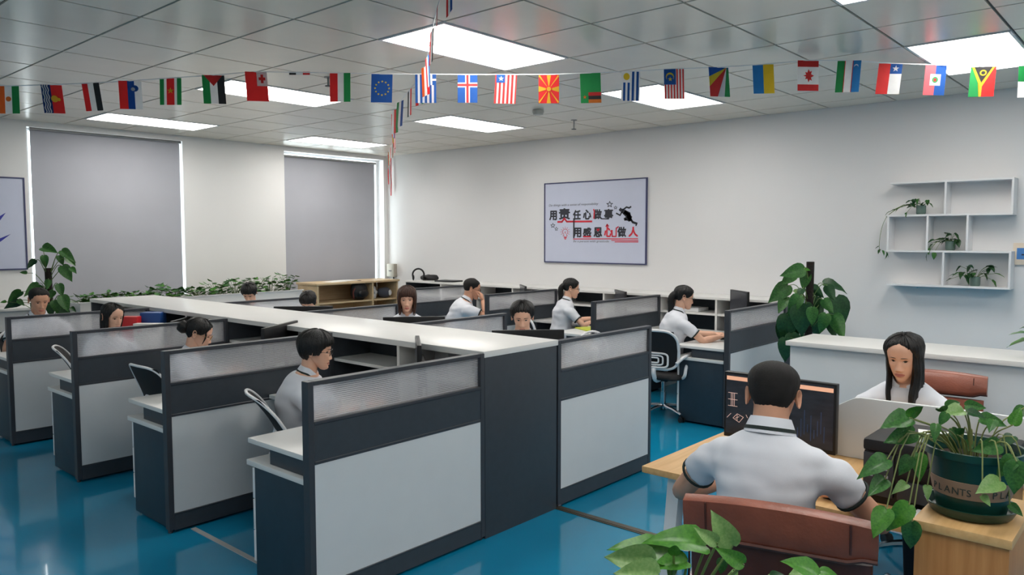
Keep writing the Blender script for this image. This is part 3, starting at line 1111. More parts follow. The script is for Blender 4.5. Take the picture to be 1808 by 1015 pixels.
# ------------------------------------------------------------------ ceiling fittings
def sprinkler(label, x, y, drop):
    t = thing('sprinkler', label, 'sprinkler', (x, y, HC))
    MB().cyl((0, 0), .035, -.006, -.0005, 18).build('escutcheon', M_steel, t)
    MB().cyl((0, 0), .009, -drop, -.0062, 10).build('pipe', M_steel, t)
    MB().cyl((0, 0), .028, -drop - .005, -drop - .0002, 16).build('deflector', M_dgrey, t)


sprinkler('ceiling sprinkler above the red white and green flag', 3.80, 5.36, .07)
sprinkler('ceiling sprinkler with a long stem right of the smoke detector', 7.0, 5.25, .10)
t = thing('smoke_detector', 'round smoke detector on the ceiling behind the sun flag', 'smoke detector', (6.20, 5.11, HC))
MB().lathe((0, 0, 0), [(.055, -.0005), (.06, -.02), (.05, -.05), (.02, -.055)], 22).build('housing', mat('beige_plastic', (186, 182, 174), .5), t, smooth=True)


# ------------------------------------------------------------------ flag strings
CLR = {'r': (226, 62, 62), 'g': (48, 160, 92), 'w': (236, 236, 236), 'k': (62, 62, 64), 'o': (232, 128, 54), 'b': (34, 94, 172),
       'y': (232, 206, 60), 's': (50, 140, 200), 'n': (24, 62, 128), 'p': (236, 110, 120)}
def cloth(name, rgb):
    """thin polyester: diffuse front mixed with light passing through"""
    m = mat(name, rgb, .7, var=.04, nscale=20)
    nt = m.node_tree
    b = nt.nodes['Principled BSDF']
    cr = [n for n in nt.nodes if n.type == 'VALTORGB'][0]
    tr = nt.nodes.new('ShaderNodeBsdfTranslucent')
    mx = nt.nodes.new('ShaderNodeMixShader')
    mx.inputs[0].default_value = .5
    nt.links.new(cr.outputs['Color'], tr.inputs['Color'])
    nt.links.new(b.outputs[0], mx.inputs[1])
    nt.links.new(tr.outputs[0], mx.inputs[2])
    nt.links.new(mx.outputs[0], nt.nodes['Material Output'].inputs['Surface'])
    return m


FNAME = {'r': 'red', 'g': 'green', 'w': 'white', 'k': 'black', 'o': 'orange', 'b': 'blue', 'y': 'yellow', 's': 'sky', 'n': 'navy', 'p': 'pink'}
FM = {k: cloth('flag_cloth_' + FNAME[k], c) for k, c in CLR.items()}
FK = list(CLR)


def rect(a, b_, c, d):
    return [(a, c), (b_, c), (b_, d), (a, d)]


def disc(x, y, r, n=14, asp=.72):
    return [(x + r * math.cos(2 * math.pi * k / n), y + r * asp * math.sin(2 * math.pi * k / n)) for k in range(n)]


def star(x, y, r, rot=90, asp=.72, n=5, inner=.42):
    return [(x + (r if k % 2 == 0 else r * inner) * math.cos(R(rot + 180 / n * k)), y + asp * (r if k % 2 == 0 else r * inner) * math.sin(R(rot + 180 / n * k))) for k in range(2 * n)]


def vbars(s):
    n = len(s)
    return [(c, rect(i / n, (i + 1) / n, 0, 1)) for i, c in enumerate(s)]


def wavy(x):
    out = []
    L = [(x + .03 * math.sin(v * 25), v) for v in np.linspace(0, 1, 16)]
    return [('w', [(L[i][0], L[i][1]), (L[i][0] + .06, L[i][1]), (L[i + 1][0] + .06, L[i + 1][1]), (L[i + 1][0], L[i + 1][1])]) for i in range(15)]


rays = []
for k in range(8):
    a0, a1 = R(k * 45 - 8), R(k * 45 + 8)
    rr = .75
    cl = lambda a: (min(1, max(0, .5 + rr * math.cos(a))), min(1, max(0, .5 + rr * math.sin(a))))
    rays.append(('y', [(.5, .5), cl(a0), cl(a1)]))
leaf = [(.72, .5), (.52, .62), (.55, .74), (.42, .68), (.30, .66), (.36, .58), (.30, .5), (.36, .42), (.30, .34), (.42, .32), (.55, .26), (.52, .38)]
leaf = [(.5 + (y - .5) * 1.1, .5 + (x - .5) * .8) for x, y in leaf]
leaf = [(.26, .5), (.40, .53), (.36, .62), (.46, .60), (.52, .72), (.58, .63), (.68, .66), (.64, .55), (.78, .5), (.64, .44), (.68, .33), (.58, .37), (.52, .28), (.46, .40), (.36, .38), (.40, .47)]
FLAGS = [
    ('orange white and green striped flag with an orange dot', vbars('owg') + [('o', disc(.5, .53, .13))]),
    ('flag with white waves on blue beside red with a yellow sun', [('n', rect(0, .45, 0, 1)), ('r', rect(.45, 1, 0, 1))] + wavy(.08) + wavy(.2) + wavy(.32) + [('y', disc(.62, .5, .17)), ('y', disc(.82, .48, .08))]),
    ('red white and black striped flag', vbars('rwk')),
    ('red blue and white striped flag with a small shield', [('r', rect(0, .38, 0, 1)), ('b', rect(.38, .68, 0, 1)), ('w', rect(.68, 1, 0, 1)), ('b', disc(.70, .74, .16)), ('w', disc(.62, .71, .09))]),
    ('green white red white and green flag with a yellow star', [('g', rect(0, .2, 0, 1)), ('w', rect(.2, .32, 0, 1)), ('r', rect(.32, .68, 0, 1)), ('w', rect(.68, .8, 0, 1)), ('g', rect(.8, 1, 0, 1)), ('y', star(.5, .53, .17))]),
    ('green white and black striped flag with a red triangle at the top', vbars('gwk') + [('r', [(0.08, 1), (.5, .62), (.92, 1)])]),
    ('red flag with a white corner and red cross', [('r', rect(0, 1, 0, 1)), ('w', rect(.52, 1, .52, 1)), ('r', rect(.70, .82, .62, .92)), ('r', rect(.61, .91, .72, .82))]),
    ('red white and green striped flag', [('r', rect(0, .38, 0, 1)), ('w', rect(.38, .68, 0, 1)), ('g', rect(.68, 1, 0, 1))]),
    ('blue flag with a ring of yellow stars', [('b', rect(0, 1, 0, 1))] + [('y', star(.52 + .33 * math.cos(R(30 * k)), .5 + .24 * math.sin(R(30 * k)), .06)) for k in range(12)]),
    ('blue and white striped flag with a white cross in its corner', [('b', rect(0, 1, 0, 1))] + [('w', rect(.12 + .22 * k, .23 + .22 * k, 0, 1)) for k in range(4)] + [('b', rect(.56, 1, .62, 1)), ('w', rect(.72, .82, .62, 1)), ('w', rect(.56, 1, .77, .84))]),
    ('blue flag with a red and white cross', [('b', rect(0, 1, 0, 1)), ('w', rect(.38, .62, 0, 1)), ('w', rect(0, 1, .55, .72)), ('r', rect(.44, .56, 0, 1)), ('r', rect(0, 1, .595, .675))]),
    ('red and white striped flag with a white star on blue', [('r', rect(0, 1, 0, 1))] + [('w', rect(.09 + .19 * k, .18 + .19 * k, 0, 1)) for k in range(5)] + [('b', rect(.05, .45, .72, 1)), ('w', star(.27, .86, .13))]),
    ('red flag with yellow sun rays', [('r', rect(0, 1, 0, 1))] + rays + [('r', disc(.5, .5, .15)), ('y', disc(.5, .5, .11))]),
    ('green flag with red black and orange bars in its corner', [('g', rect(0, 1, 0, 1)), ('r', rect(.38, 1, .24, .36)), ('k', rect(.38, 1, .12, .24)), ('o', rect(.38, 1, 0, .12)), ('o', star(.2, .2, .1))]),
    ('white flag with blue stripes and a yellow sun', [('w', rect(0, 1, 0, 1)), ('b', rect(.56, .69, 0, 1)), ('b', rect(.8, .93, 0, 1)), ('b', rect(.10, .22, 0, .62)), ('b', rect(.33, .45, 0, .62)), ('y', disc(.27, .82, .17))]),
    ('red and white striped flag with a yellow crescent on blue', [('w', rect(0, 1, 0, 1))] + [('r', rect(.03 + .145 * k, .10 + .145 * k, 0, 1)) for k in range(7)] + [('b', rect(0, .58, .48, 1)), ('y', disc(.29, .74, .20)), ('b', disc(.29, .70, .17)), ('y', star(.30, .66, .11))]),
    ('flag with blue yellow red white and green rays', [('b', rect(0, 1, 0, 1)), ('y', [(0, .68), (.9, 1), (0, .34)]), ('r', [(0, .34), (.9, 1), (.38, 0), (0, 0)]), ('w', [(.38, 0), (.9, 1), (.72, 0)]), ('g', [(.72, 0), (.9, 1), (1, .9), (1, 0)])]),
    ('sky blue and yellow flag', [('s', rect(0, .5, 0, 1)), ('y', rect(.5, 1, 0, 1))]),
    ('red and white flag with a red leaf', [('w', rect(0, 1, 0, 1)), ('r', rect(0, 1, .79, 1)), ('r', rect(0, 1, 0, .21)), ('r', leaf)]),
    ('green white and sky blue striped flag with a small crescent', [('g', rect(0, .32, 0, 1)), ('w', rect(.32, .66, 0, 1)), ('s', rect(.66, 1, 0, 1)), ('r', rect(.31, .34, 0, 1)), ('r', rect(.64, .67, 0, 1)), ('w', disc(.8, .82, .09)), ('s', disc(.8, .79, .08))]),
    ('red and white flag with a white star on a blue corner', [('r', rect(0, .5, 0, 1)), ('w', rect(.5, 1, 0, 1)), ('b', rect(.5, 1, .66, 1)), ('w', star(.73, .83, .15))]),
    ('pink red and blue flag with a white square emblem', [('p', rect(0, .5, 0, 1)), ('b', rect(.5, 1, 0, 1)), ('w', rect(.26, .76, .32, .70)), ('g', disc(.5, .51, .14)), ('r', rect(.44, .56, .46, .56))]),
    ('green and red flag with a yellow fork and black triangle', [('g', rect(0, .45, 0, 1)), ('r', rect(.45, 1, 0, 1)), ('k', [(.14, 1), (.46, .48), (.86, 1)]), ('y', [(.04, 1), (.14, 1), (.5, .40), (.5, 0), (.40, 0), (.40, .38)]), ('y', [(.86, 1), (.95, 1), (.5, .34), (.45, .45)]), ('y', disc(.5, .8, .14)), ('k', disc(.5, .8, .08))]),
    ('green and white flag cut off at the right edge', [('g', rect(0, 1, .5, 1)), ('w', rect(0, 1, 0, .5))]),
]
FPOS = [(1.832, 6.515, 2.822, 0.198, 0.157), (2.04, 6.28, 2.83, 0.202, 0.14), (2.229, 6.067, 2.842, 0.198, 0.149), (2.421, 5.851, 2.858, 0.202, 0.157), (2.618, 5.629, 2.878, 0.193, 0.157), (2.824, 5.398, 2.899, 0.206, 0.157), (3.032, 5.165, 2.923, 0.21, 0.153), (3.438, 4.704, 2.914, 0.206, 0.153), (3.64, 4.474, 2.906, 0.202, 0.153), (3.85, 4.236, 2.905, 0.206, 0.153), (4.052, 4.007, 2.901, 0.202, 0.144), (4.239, 3.795, 2.901, 0.21, 0.157), (4.444, 3.562, 2.9, 0.206, 0.149), (4.644, 3.337, 2.912, 0.214, 0.149), (4.842, 3.115, 2.924, 0.21, 0.14), (5.05, 2.88, 2.941, 0.215, 0.149), (5.265, 2.638, 2.953, 0.21, 0.153), (5.48, 2.395, 2.973, 0.21, 0.149), (5.7, 2.149, 3.002, 0.219, 0.157), (5.9, 1.923, 3.001, 0.226, 0.165), (6.098, 1.696, 2.98, 0.218, 0.173), (6.317, 1.447, 2.968, 0.215, 0.169), (6.545, 1.188, 2.955, 0.214, 0.173), (6.771, 0.933, 2.963, 0.231, 0.169)]


def flag_mb(design, w, h, az, tilt, seed):
    """cloth flag in its own frame: x along the string, hanging down; layers of cloth print stacked on both faces"""
    mb = MB()

    def P(u, v, n):
        x = (u - .5) * w + tilt * (1 - v) * h
        y = .010 * math.sin(seed) * (1 - v) + n
        z = (v - 1) * h
        return (x, y, z)
    for L, (c, poly) in enumerate(design):
        for sgn in (1, -1):
            off = sgn * (.0004 + .00035 * L)
            pts = [P(u, v, off) for u, v in poly]
            if sgn > 0:
                pts = pts[::-1]
            # fan from centroid for concave shapes
            cx_ = sum(p[0] for p in pts) / len(pts)
            cy_ = sum(p[1] for p in pts) / len(pts)
            cz_ = sum(p[2] for p in pts) / len(pts)
            if len(pts) > 4:
                n = len(pts)
                mb.add(pts + [(cx_, cy_, cz_)], [(i, (i + 1) % n, n) for i in range(n)], FK.index(c))
            else:
                mb.add(pts, [tuple(range(len(pts)))], FK.index(c))
    mb.xform(Matrix.Rotation(az, 4, 'Z'))
    return mb


base = Vector((4.3, 3.7, 0))
t = thing('flag_string', 'string of small national flags hanging across the room below the ceiling', 'bunting', (4.3, 3.72, 2.9))
sd = Vector((rgt.x, rgt.y, 0)).normalized()
saz = math.atan2(sd.y, sd.x)
path = []
f = flag_mb(vbars('kkwwrr'), .15, .022, saz, 0, 0).build('flag', [FM[k] for k in FK], t, label='folded flag turned up flat so only black and red edges show')
f.location = (3.245 - 4.3, 4.93 - 3.72, 2.925 - 2.9)
for i, (x, y, z, h, w) in enumerate(FPOS):
    tl = [0, .08, .12, .03, 0, .06, .06, -.02, -.04, 0, 0, -.06, 0, .04, 0, .04, .08, .05, 0, -.06, -.08, -.05, -.06, -.03][i]
    mb = flag_mb(FLAGS[i][1], w, h, saz + R([0, 12, -14, 10, 0, 8, 12, -5, 4, 0, 0, 6, 0, -8, 8, 0, 10, -6, 4, -8, 0, 8, -8, 0][i]), tl, i)
    f = mb.build('flag', [FM[k] for k in FK], t, label=FLAGS[i][0])
    f.location = (x - 4.3, y - 3.72, z - 2.9)
    path.append((x - 4.3, y - 3.72, z - 2.9 + .001))
path = [tuple(Vector(path[0]) - Vector(sd) * .6 + Vector((0, 0, .05)))] + path + [tuple(Vector(path[-1]) + Vector(sd) * .5 + Vector((0, 0, .02)))]
MB().tube(path, .0035, 5).build('string', M_wplast, t)

# second string, running away from the camera to the far room corner
t = thing('flag_string', 'second flag string seen end-on, running towards the far room corner', 'bunting', (4.1, 4.8, 2.8))
K2 = [(1.9, 1.75, 3.0), (2.956, 3.14, 3.0), (3.46, 3.774, 2.947), (3.833, 4.256, 2.909), (4.109, 4.838, 2.80), (4.75, 5.7, 2.83), (5.913, 7.048, 2.90), (7.2, 8.7, 2.97), (7.98, 9.72, 2.99)]
sp = spline(K2, 60)
MB().tube([(p[0] - 4.1, p[1] - 4.8, p[2] - 2.8) for p in sp], .003, 5).build('string', M_wplast, t)
cols2 = ['bwr', 'rrw', 'kwr', 'wrb', 'swr', 'rwo', 'gwr', 'rwk', 'bwg', 'grw', 'rwb', 'gyr', 'rwr', 'wrw', 'rgw', 'rrw', 'wgr', 'rwg']
for i in range(18):
    k = 5 + i * 3
    a, b_ = Vector(sp[k]), Vector(sp[k + 1])
    d = b_ - a
    az = math.atan2(d.y, d.x) + R([4, -3, 5, -4, 6, 14, 9, -8, 12, 16, -10, 5, -6, 8, 4, -5, 6, 3][i])
    mb = flag_mb(vbars(cols2[i]), .15, .20, az, [.02, -.05, .06][i % 3], i)
    f = mb.build('flag', [FM[q] for q in FK], t)
    f.location = (a.x - 4.1, a.y - 4.8, a.z - 2.8)
t = thing('flag_tail', 'loose end of the flag string hanging down in the room corner', 'bunting', (8.03, 9.74, 2.55))
for i, c in enumerate('rwwr'):
    mb = MB()
    zz = [(.012 * i + .01 * math.sin(q * 3 + i), -.008 * i, .44 - q * (.14 + .02 * i)) for q in range(4)]
    mb.tube(zz, .009, 4)
    mb.build('ribbon', FM[c], t)


# ------------------------------------------------------------------ chairs
def office_chair(label, x, y, az, rim=.014, recline=0.0):
    """mesh-backed task chair, white frame; faces local +X"""
    t = thing('office_chair', label, 'chair', (x, y, 0), R(az), 'mesh office chairs')
    leg_m, cast_m = None, None
    for k in range(5):
        a = R(72 * k + 20)
        ca, sa = math.cos(a), math.sin(a)
        l = MB().tube([(.03 * ca, .03 * sa, .115), (.16 * ca, .16 * sa, .105), (.285 * ca, .285 * sa, .078)], [.022, .018, .014], 8).build('base_leg', M_chrome, t, smooth=True)
        c = MB()
        px, py = .29 * ca, .29 * sa
        for s in (-1, 1):
            c.tube([(px - sa * (.009 * s), py + ca * (.009 * s), .028), (px - sa * (.022 * s), py + ca * (.022 * s), .028)], .0275, 14)
        c.cyl((px, py), .007, .03, .075, 8)
        c.build('caster', M_black, l, smooth=True)
    MB().cyl((0, 0), .027, .09, .26, 16).cyl((0, 0), .018, .26, .40, 14).build('gas_lift', M_chrome, t, smooth=True)
    MB().box(-.12, .10, -.08, .08, .385, .415).build('mechanism', M_black, t, bevel=.01)
    s = MB()
    prof = [(.0, .26), (.55, .25), (1, .235)]
    poly = []
    for a in np.linspace(0, 2 * math.pi, 32, endpoint=False):
        ca, sa = math.cos(a), math.sin(a)
        poly.append((.235 * np.sign(ca) * abs(ca) ** .5, .235 * np.sign(sa) * abs(sa) ** .5))
    rings = [[(x * q, y * q, z) for x, y in poly] for q, z in ((.9, .416), (1, .43), (1.0, .455), (.96, .468), (.7, .472), (.2, .468))]
    s.loft(rings).build('seat', M_blackmat, t, smooth=True, angle=60)
    # back frame loop
    def bk(u, v):      # u -1..1 across, v 0..1 up
        w = .205 + .025 * math.sin(v * 2.6) - .03 * max(0, v - .75) * 2
        return Vector((-.225 - .05 * v - (.05 + recline) * v * v + .035 * (1 - u * u) * -1 + .035, u * w, .53 + .40 * v))
    loop = []
    for a in np.linspace(0, 2 * math.pi, 44, endpoint=False):
        ca, sa = math.cos(a), math.sin(a)
        u = np.sign(ca) * abs(ca) ** .45
        v = .5 + .5 * np.sign(sa) * abs(sa) ** .45
        loop.append(bk(u, v))
    MB().tube(loop, rim, 8, closed=True).build('back_frame', M_wplast, t, smooth=True)
    vs, fs = [], []
    for lay in (0, 1):
        for i in range(11):
            for j in range(11):
                p = bk(-.96 + .192 * i, .02 + .096 * j)
                vs.append((p.x - .004 * lay, p.y, p.z))
    for i in range(10):
        for j in range(10):
            a = i * 11 + j
            fs.append((a, a + 1, a + 12, a + 11))
            fs.append((121 + a, 121 + a + 11, 121 + a + 12, 121 + a + 1))
    MB().add(vs, fs).build('back_mesh', M_mesh, t, smooth=True)
    lb = MB()
    for q in (.13, .085, .045):
        lp = []
        for a in np.linspace(0, 2 * math.pi, 28, endpoint=False):
            ca, sa = math.cos(a), math.sin(a)
            p = bk(np.sign(ca) * abs(ca) ** .4 * q / .215, .24)
            lp.append((p.x - .022, p.y, .625 + np.sign(sa) * abs(sa) ** .4 * q * .55))
        lb.tube(lp, .010 if q > .1 else .008, 6, closed=True)
    lb.build('lumbar_support', M_wplast, t, smooth=True)
    MB().tube(spline([(-.235, 0, .56), (-.26, 0, .50), (-.20, 0, .41), (-.06, 0, .40)], 12), .022, 8).build('back_stem', M_wplast, t, smooth=True)
    for sd_ in (-1, 1):
        pts = spline([(-.235, .21 * sd_, .60), (-.16, .265 * sd_, .665), (.04, .275 * sd_, .66), (-.04, .275 * sd_, .63), (-.13, .27 * sd_, .56), (-.15, .26 * sd_, .47), (-.08, .20 * sd_, .415)], 30)
        MB().tube(pts, [.016] * 30, 8, side=(0, 1, 0)).build('armrest', M_wplast, t, smooth=True)
    return t


def leather_chair(label, x, y, az, top=.95, w=.50, dark=True):
    """padded leather chair with a folded headroll; faces local +X"""
    t = thing('leather_chair', label, 'chair', (x, y, 0), R(az))
    for k in range(5):
        a = R(72 * k + 10)
        ca, sa = math.cos(a), math.sin(a)
        l = MB().tube([(.03 * ca, .03 * sa, .115), (.16 * ca, .16 * sa, .105), (.285 * ca, .285 * sa, .078)], [.024, .02, .016], 8).build('base_leg', M_chrome, t, smooth=True)
        MB().tube([(.29 * ca - sa * .022, .29 * sa + ca * .022, .03), (.29 * ca + sa * .022, .29 * sa - ca * .022, .03)], .029, 14).build('caster', M_black, l, smooth=True)
    MB().cyl((0, 0), .028, .09, .40, 16).build('gas_lift', M_chrome, t, smooth=True)
    MB().box(-.25, .25, -w / 2 + .02, w / 2 - .02, .40, .48).build('seat', M_leather2, t, bevel=.03, seg=3)

    def bx(z):
        q = (z - .45) / (top - .45)
        return -.25 - .07 * q
    rings = []
    for z, th in ((.44, .03), (.47, .05), (.6, .055), (.75, .05), (top - .13, .045)):
        rings.append([(bx(z) + th * .5 * math.copysign(abs(math.cos(a)) ** .5, math.cos(a)), (w / 2) * math.copysign(abs(math.sin(a)) ** .35, math.sin(a)), z) for a in np.linspace(0, 2 * math.pi, 28, endpoint=False)])
    MB().loft(rings).build('backrest', M_leather2 if dark else M_leather, t, smooth=True, angle=50)
    # rolled top flap
    z0 = top - .095
    prof = [(bx(z0) - .032, z0 - .012), (bx(z0) - .040, z0), (bx(z0) - .046, z0 + .03), (bx(z0) - .052, top - .040), (bx(top) - .040, top - .012), (bx(top) - .010, top),
            (bx(top) + .022, top - .014), (bx(top) + .036, top - .05), (bx(z0) + .034, z0 + .02), (bx(z0) + .026, z0)]
    ys_ = np.linspace(-w / 2 - .012, w / 2 + .012, 15)
    rings = [[(x, y, z - (.012 if abs(y) < w * .42 else 0) * (1 if z < z0 + .03 else 0) + .012 * (1 - (2 * y / w) ** 2) * (z > top - .06)) for x, z in prof] for y in ys_]
    h = MB().loft(rings).build('head_roll', M_leather, t, smooth=True, angle=60)
    sm = MB()
    for y in (-w * .39, w * .39):
        sm.tube([(x - .001 if x < bx(z0) else x, y, z) for x, z in prof[1:8]], .0035, 5)
    sm.tube([(prof[0][0] - .006, y, prof[0][1] - (.012 if abs(y) < w * .42 else 0)) for y in ys_], .007, 6)
    sm.build('seam', M_leather2, h, smooth=True)
    for s in (-1, 1):
        MB().tube(spline([(-.29, s * (w / 2 + .018), top - .19), (-.27, s * (w / 2 + .02), .62), (-.1, s * (w / 2 + .03), .64), (.14, s * (w / 2 + .03), .62), (.17, s * (w / 2 + .02), .5), (.02, s * (w / 2), .41)], 26), .013, 8).build('armrest', M_chrome, t, smooth=True)
    return t


# ------------------------------------------------------------------ people
HH = .225                       # chin to crown
HT = np.array([                 # z/h : half width, front, back
    (-.03, .010, .070, .030), (0.0, .024, .083, -.005), (.05, .036, .0895, -.030), (.12, .046, .0915, -.052), (.20, .054, .0905, -.066), (.30, .061, .0890, -.078),
    (.40, .067, .0880, -.087), (.50, .0710, .0880, -.094), (.60, .0735, .0895, -.099), (.70, .0750, .0900, -.101), (.80, .0725, .0850, -.097),
    (.88, .0630, .0730, -.085), (.94, .0475, .0540, -.066), (.98, .0280, .0310, -.042), (1.0, .0040, .0040, -.012)])


def g1(x, s):
    return math.exp(-(x / s) ** 2)


def sstep(a, b_, x):
    q = min(1, max(0, (x - a) / (b_ - a)))
    return q * q * (3 - 2 * q)


def head_pt(phi, zf, face=True, wide=1.0):
    """phi 0 = front, + = left; zf 0 chin .. 1 crown; head frame origin mid-height"""
    W = np.interp(zf, HT[:, 0], HT[:, 1]) * wide
    F = np.interp(zf, HT[:, 0], HT[:, 2])
    B = np.interp(zf, HT[:, 0], HT[:, 3])
    c, s_ = math.cos(phi), math.sin(phi)
    xc = -.005
    if c > 0:
        x = xc + (F - xc) * c ** .80
    else:
        x = xc + (xc - B) * -abs(c) ** .95
    y = W * math.copysign(abs(s_) ** .86, s_)
    back = .5 - .5 * c
    z = (zf - .5) * HH + .052 * max(0, 1 - zf) ** 2.2 * sstep(.12, .75, back)
    if face and c > 0:
        # features
        nz = 0
        if .24 < zf < .60:
            nz = np.interp(zf, [.24, .275, .31, .36, .44, .52, .60], [0, .008, .021, .0185, .010, .005, 0])
            sg = np.interp(zf, [.25, .31, .40, .55], [.017, .0155, .010, .009])
            nz *= g1(y, sg)
            nz += .006 * g1(abs(y) - .013, .006) * g1(zf - .295, .03)
        x += nz
        x -= .0085 * g1(abs(y) - .031, .017) * g1(zf - .505, .055)
        x += .004 * g1(abs(y) - .028, .022) * g1(zf - .60, .035)
        x += .0035 * g1(abs(y) - .040, .018) * g1(zf - .38, .07)
        x += .0060 * g1(y, .021) * g1(zf - .205, .022) + .0062 * g1(y, .019) * g1(zf - .150, .024)
        x -= .0035 * g1(y, .024) * g1(zf - .178, .009)
        x -= .0040 * g1(y, .022) * g1(zf - .105, .022)
        x += .0045 * g1(y, .018) * g1(zf - .035, .045)
    return Vector((x, y, z))


def face_x(y, zf):
    lo, hi = 0, math.pi / 2
    for _ in range(22):
        m = (lo + hi) / 2
        if head_pt(m, zf).y < abs(y):
            lo = m
        else:
            hi = m
    return head_pt(lo, zf).x


PHIS = []
for i in range(84):              # denser in front
    u = i / 84 * 2 - 1
    PHIS.append(math.pi * (0.60 * u + 0.40 * u * abs(u)))
ZFS = [-.03, -.012, 0, .02, .045, .07, .09, .105, .12, .135, .15, .163, .172, .178, .184, .193, .205, .218, .232, .248, .262, .275, .288, .30, .315, .33, .35,
       .375, .40, .425, .45, .47, .49, .505, .52, .54, .56, .58, .60, .63, .66, .70, .74, .78, .82, .86, .895, .925, .95, .97, .985, .995, 1.0]

HAIRLINES = {
    'crop': [(0, .84), (30, .83), (48, .78), (60, .66), (74, .60), (84, .50), (95, .47), (106, .44), (120, .24), (145, .12), (180, .08)],
    'short': [(0, .82), (30, .80), (48, .74), (60, .62), (74, .55), (84, .44), (95, .42), (106, .42), (120, .20), (145, .05), (180, .02)],
    'round': [(0, .70), (30, .68), (48, .66), (62, .56), (74, .40), (86, .36), (97, .34), (110, .30), (122, .10), (145, .0), (180, .0)],
    'bangs': [(0, .66), (30, .64), (45, .60), (58, .40), (70, .22), (84, .10), (110, .02), (180, .0)],
    'part': [(0, .90), (20, .855), (40, .77), (54, .62), (67, .42), (79, .22), (90, .12), (110, .04), (180, .0)],
    'tied': [(0, .84), (25, .81), (42, .74), (56, .62), (70, .52), (82, .47), (96, .46), (108, .40), (122, .22), (145, .10), (180, .06)],
}


def hair_shell(mb, style, thick, M, seed, mi=0, wide=1.0, side=None, bump=.002):
    hl = HAIRLINES[style]
    a_, z_ = [h[0] for h in hl], [h[1] for h in hl]
    rings = []
    ctr = Vector((-.008, 0, .02))
    side = thick * .5 if side is None else side
    for zf in ZFS:
        if zf < -.0:
            continue
        ring = []
        for ph in PHIS:
            deg = abs(math.degrees(ph))
            lim = np.interp(deg, a_, z_) + (0 if style == 'part' else 1) * (.006 * math.sin(ph * 17 + seed) + .005 * math.sin(ph * 41 + seed * 2))
            m = sstep(lim - .012, lim + .035, zf)
            m2 = sstep(lim, lim + .35, zf)
            tt = (side * (1 - m2) + thick * m2)
            tt += bump * math.sin(ph * 29 + 5 * zf + seed) + bump * .7 * math.sin(ph * 53 + seed + zf * 9)
            p = head_pt(ph, zf, False, wide)
            n = (p - ctr).normalized()
            off = tt * m - .006 * (1 - m)
            ring.append(M @ (p + n * off))
        rings.append(ring)
    return mb.loft(rings, mi=mi)


def curtain(mb, phi0, z_end, M, drop=0.0, flare=.0, thick=.014, out=.018, seed=0, mi=0, z_top=.80, front=1.0, wave=.003, drape=0.0):
    """hanging hair from the sides and back of the head down to z_end (head frame metres)"""
    N, K = 60, 18
    outer, inner = [], []
    zs = np.linspace((z_top - .5) * HH, z_end, K)
    for k, z in enumerate(zs):
        q = k / (K - 1)
        ro, ri = [], []
        for i in range(N + 1):
            ph = R(phi0) + (2 * math.pi - 2 * R(phi0)) * i / N
            zf = max(.44, min(.8, z / HH + .5))
            p = head_pt(ph, zf, False)
            n = Vector((math.cos(ph), math.sin(ph), 0))
            fr_ = sstep(1.9, .9, abs(((ph + math.pi) % (2 * math.pi)) - math.pi))
            o = out * (.35 + .65 * sstep(0, .3, q)) + flare * q + wave * math.sin(ph * 23 + seed + q * 2.5) * min(1, q * 3) + wave * .7 * math.sin(ph * 47 + seed * 3)
            if z < -.02:
                o -= .012 * sstep(-.02, z_end, z) * (1 - flare * 10)
            tip = 1 - sstep(.86, 1, q) * .5
            dp = drape * (1 - fr_ if False else sstep(1.9, 1.0, min(ph, 2 * math.pi - ph))) * sstep(-.07, -.20, z)
            p = p + Vector((dp, 0, 0))
            zz = z + (.012 * math.sin(ph * 13 + seed) if k == K - 1 else 0)
            ro.append(M @ (Vector((p.x, p.y, zz)) + n * o))
            ri.append(M @ (Vector((p.x, p.y, zz)) + n * (o - thick * tip)))
        outer.append(ro)
        inner.append(ri)
    n = N + 1
    vs = [p for r in outer for p in r] + [p for r in inner for p in r]
    off = n * K
    fs = []
    for k in range(K - 1):
        for i in range(N):
            a = k * n + i
            fs.append((a, a + n, a + n + 1, a + 1))
            fs.append((off + a, off + a + 1, off + a + n + 1, off + a + n))
        for e in (0, N):
            a = k * n + e
            fs.append((a, off + a, off + a + n, a + n) if e == 0 else (a, a + n, off + a + n, off + a))
    for i in range(N):
        a = (K - 1) * n + i
        fs.append((a, off + a, off + a + 1, a + 1))
        fs.append((i, i + 1, off + i + 1, off + i))
    return mb.add(vs, fs, mi)


def ik(S, T, a, b_, pole):
    S, T, pole = Vector(S), Vector(T), Vector(pole)
    d = T - S
    L = min(d.length, (a + b_) * .985)
    dn = d.normalized()
    T = S + dn * L
    x = (a * a - b_ * b_ + L * L) / (2 * L)
    h = math.sqrt(max(1e-6, a * a - x * x))
    p = pole - dn * pole.dot(dn)
    p.normalize()
    return S + dn * x + p * h, T


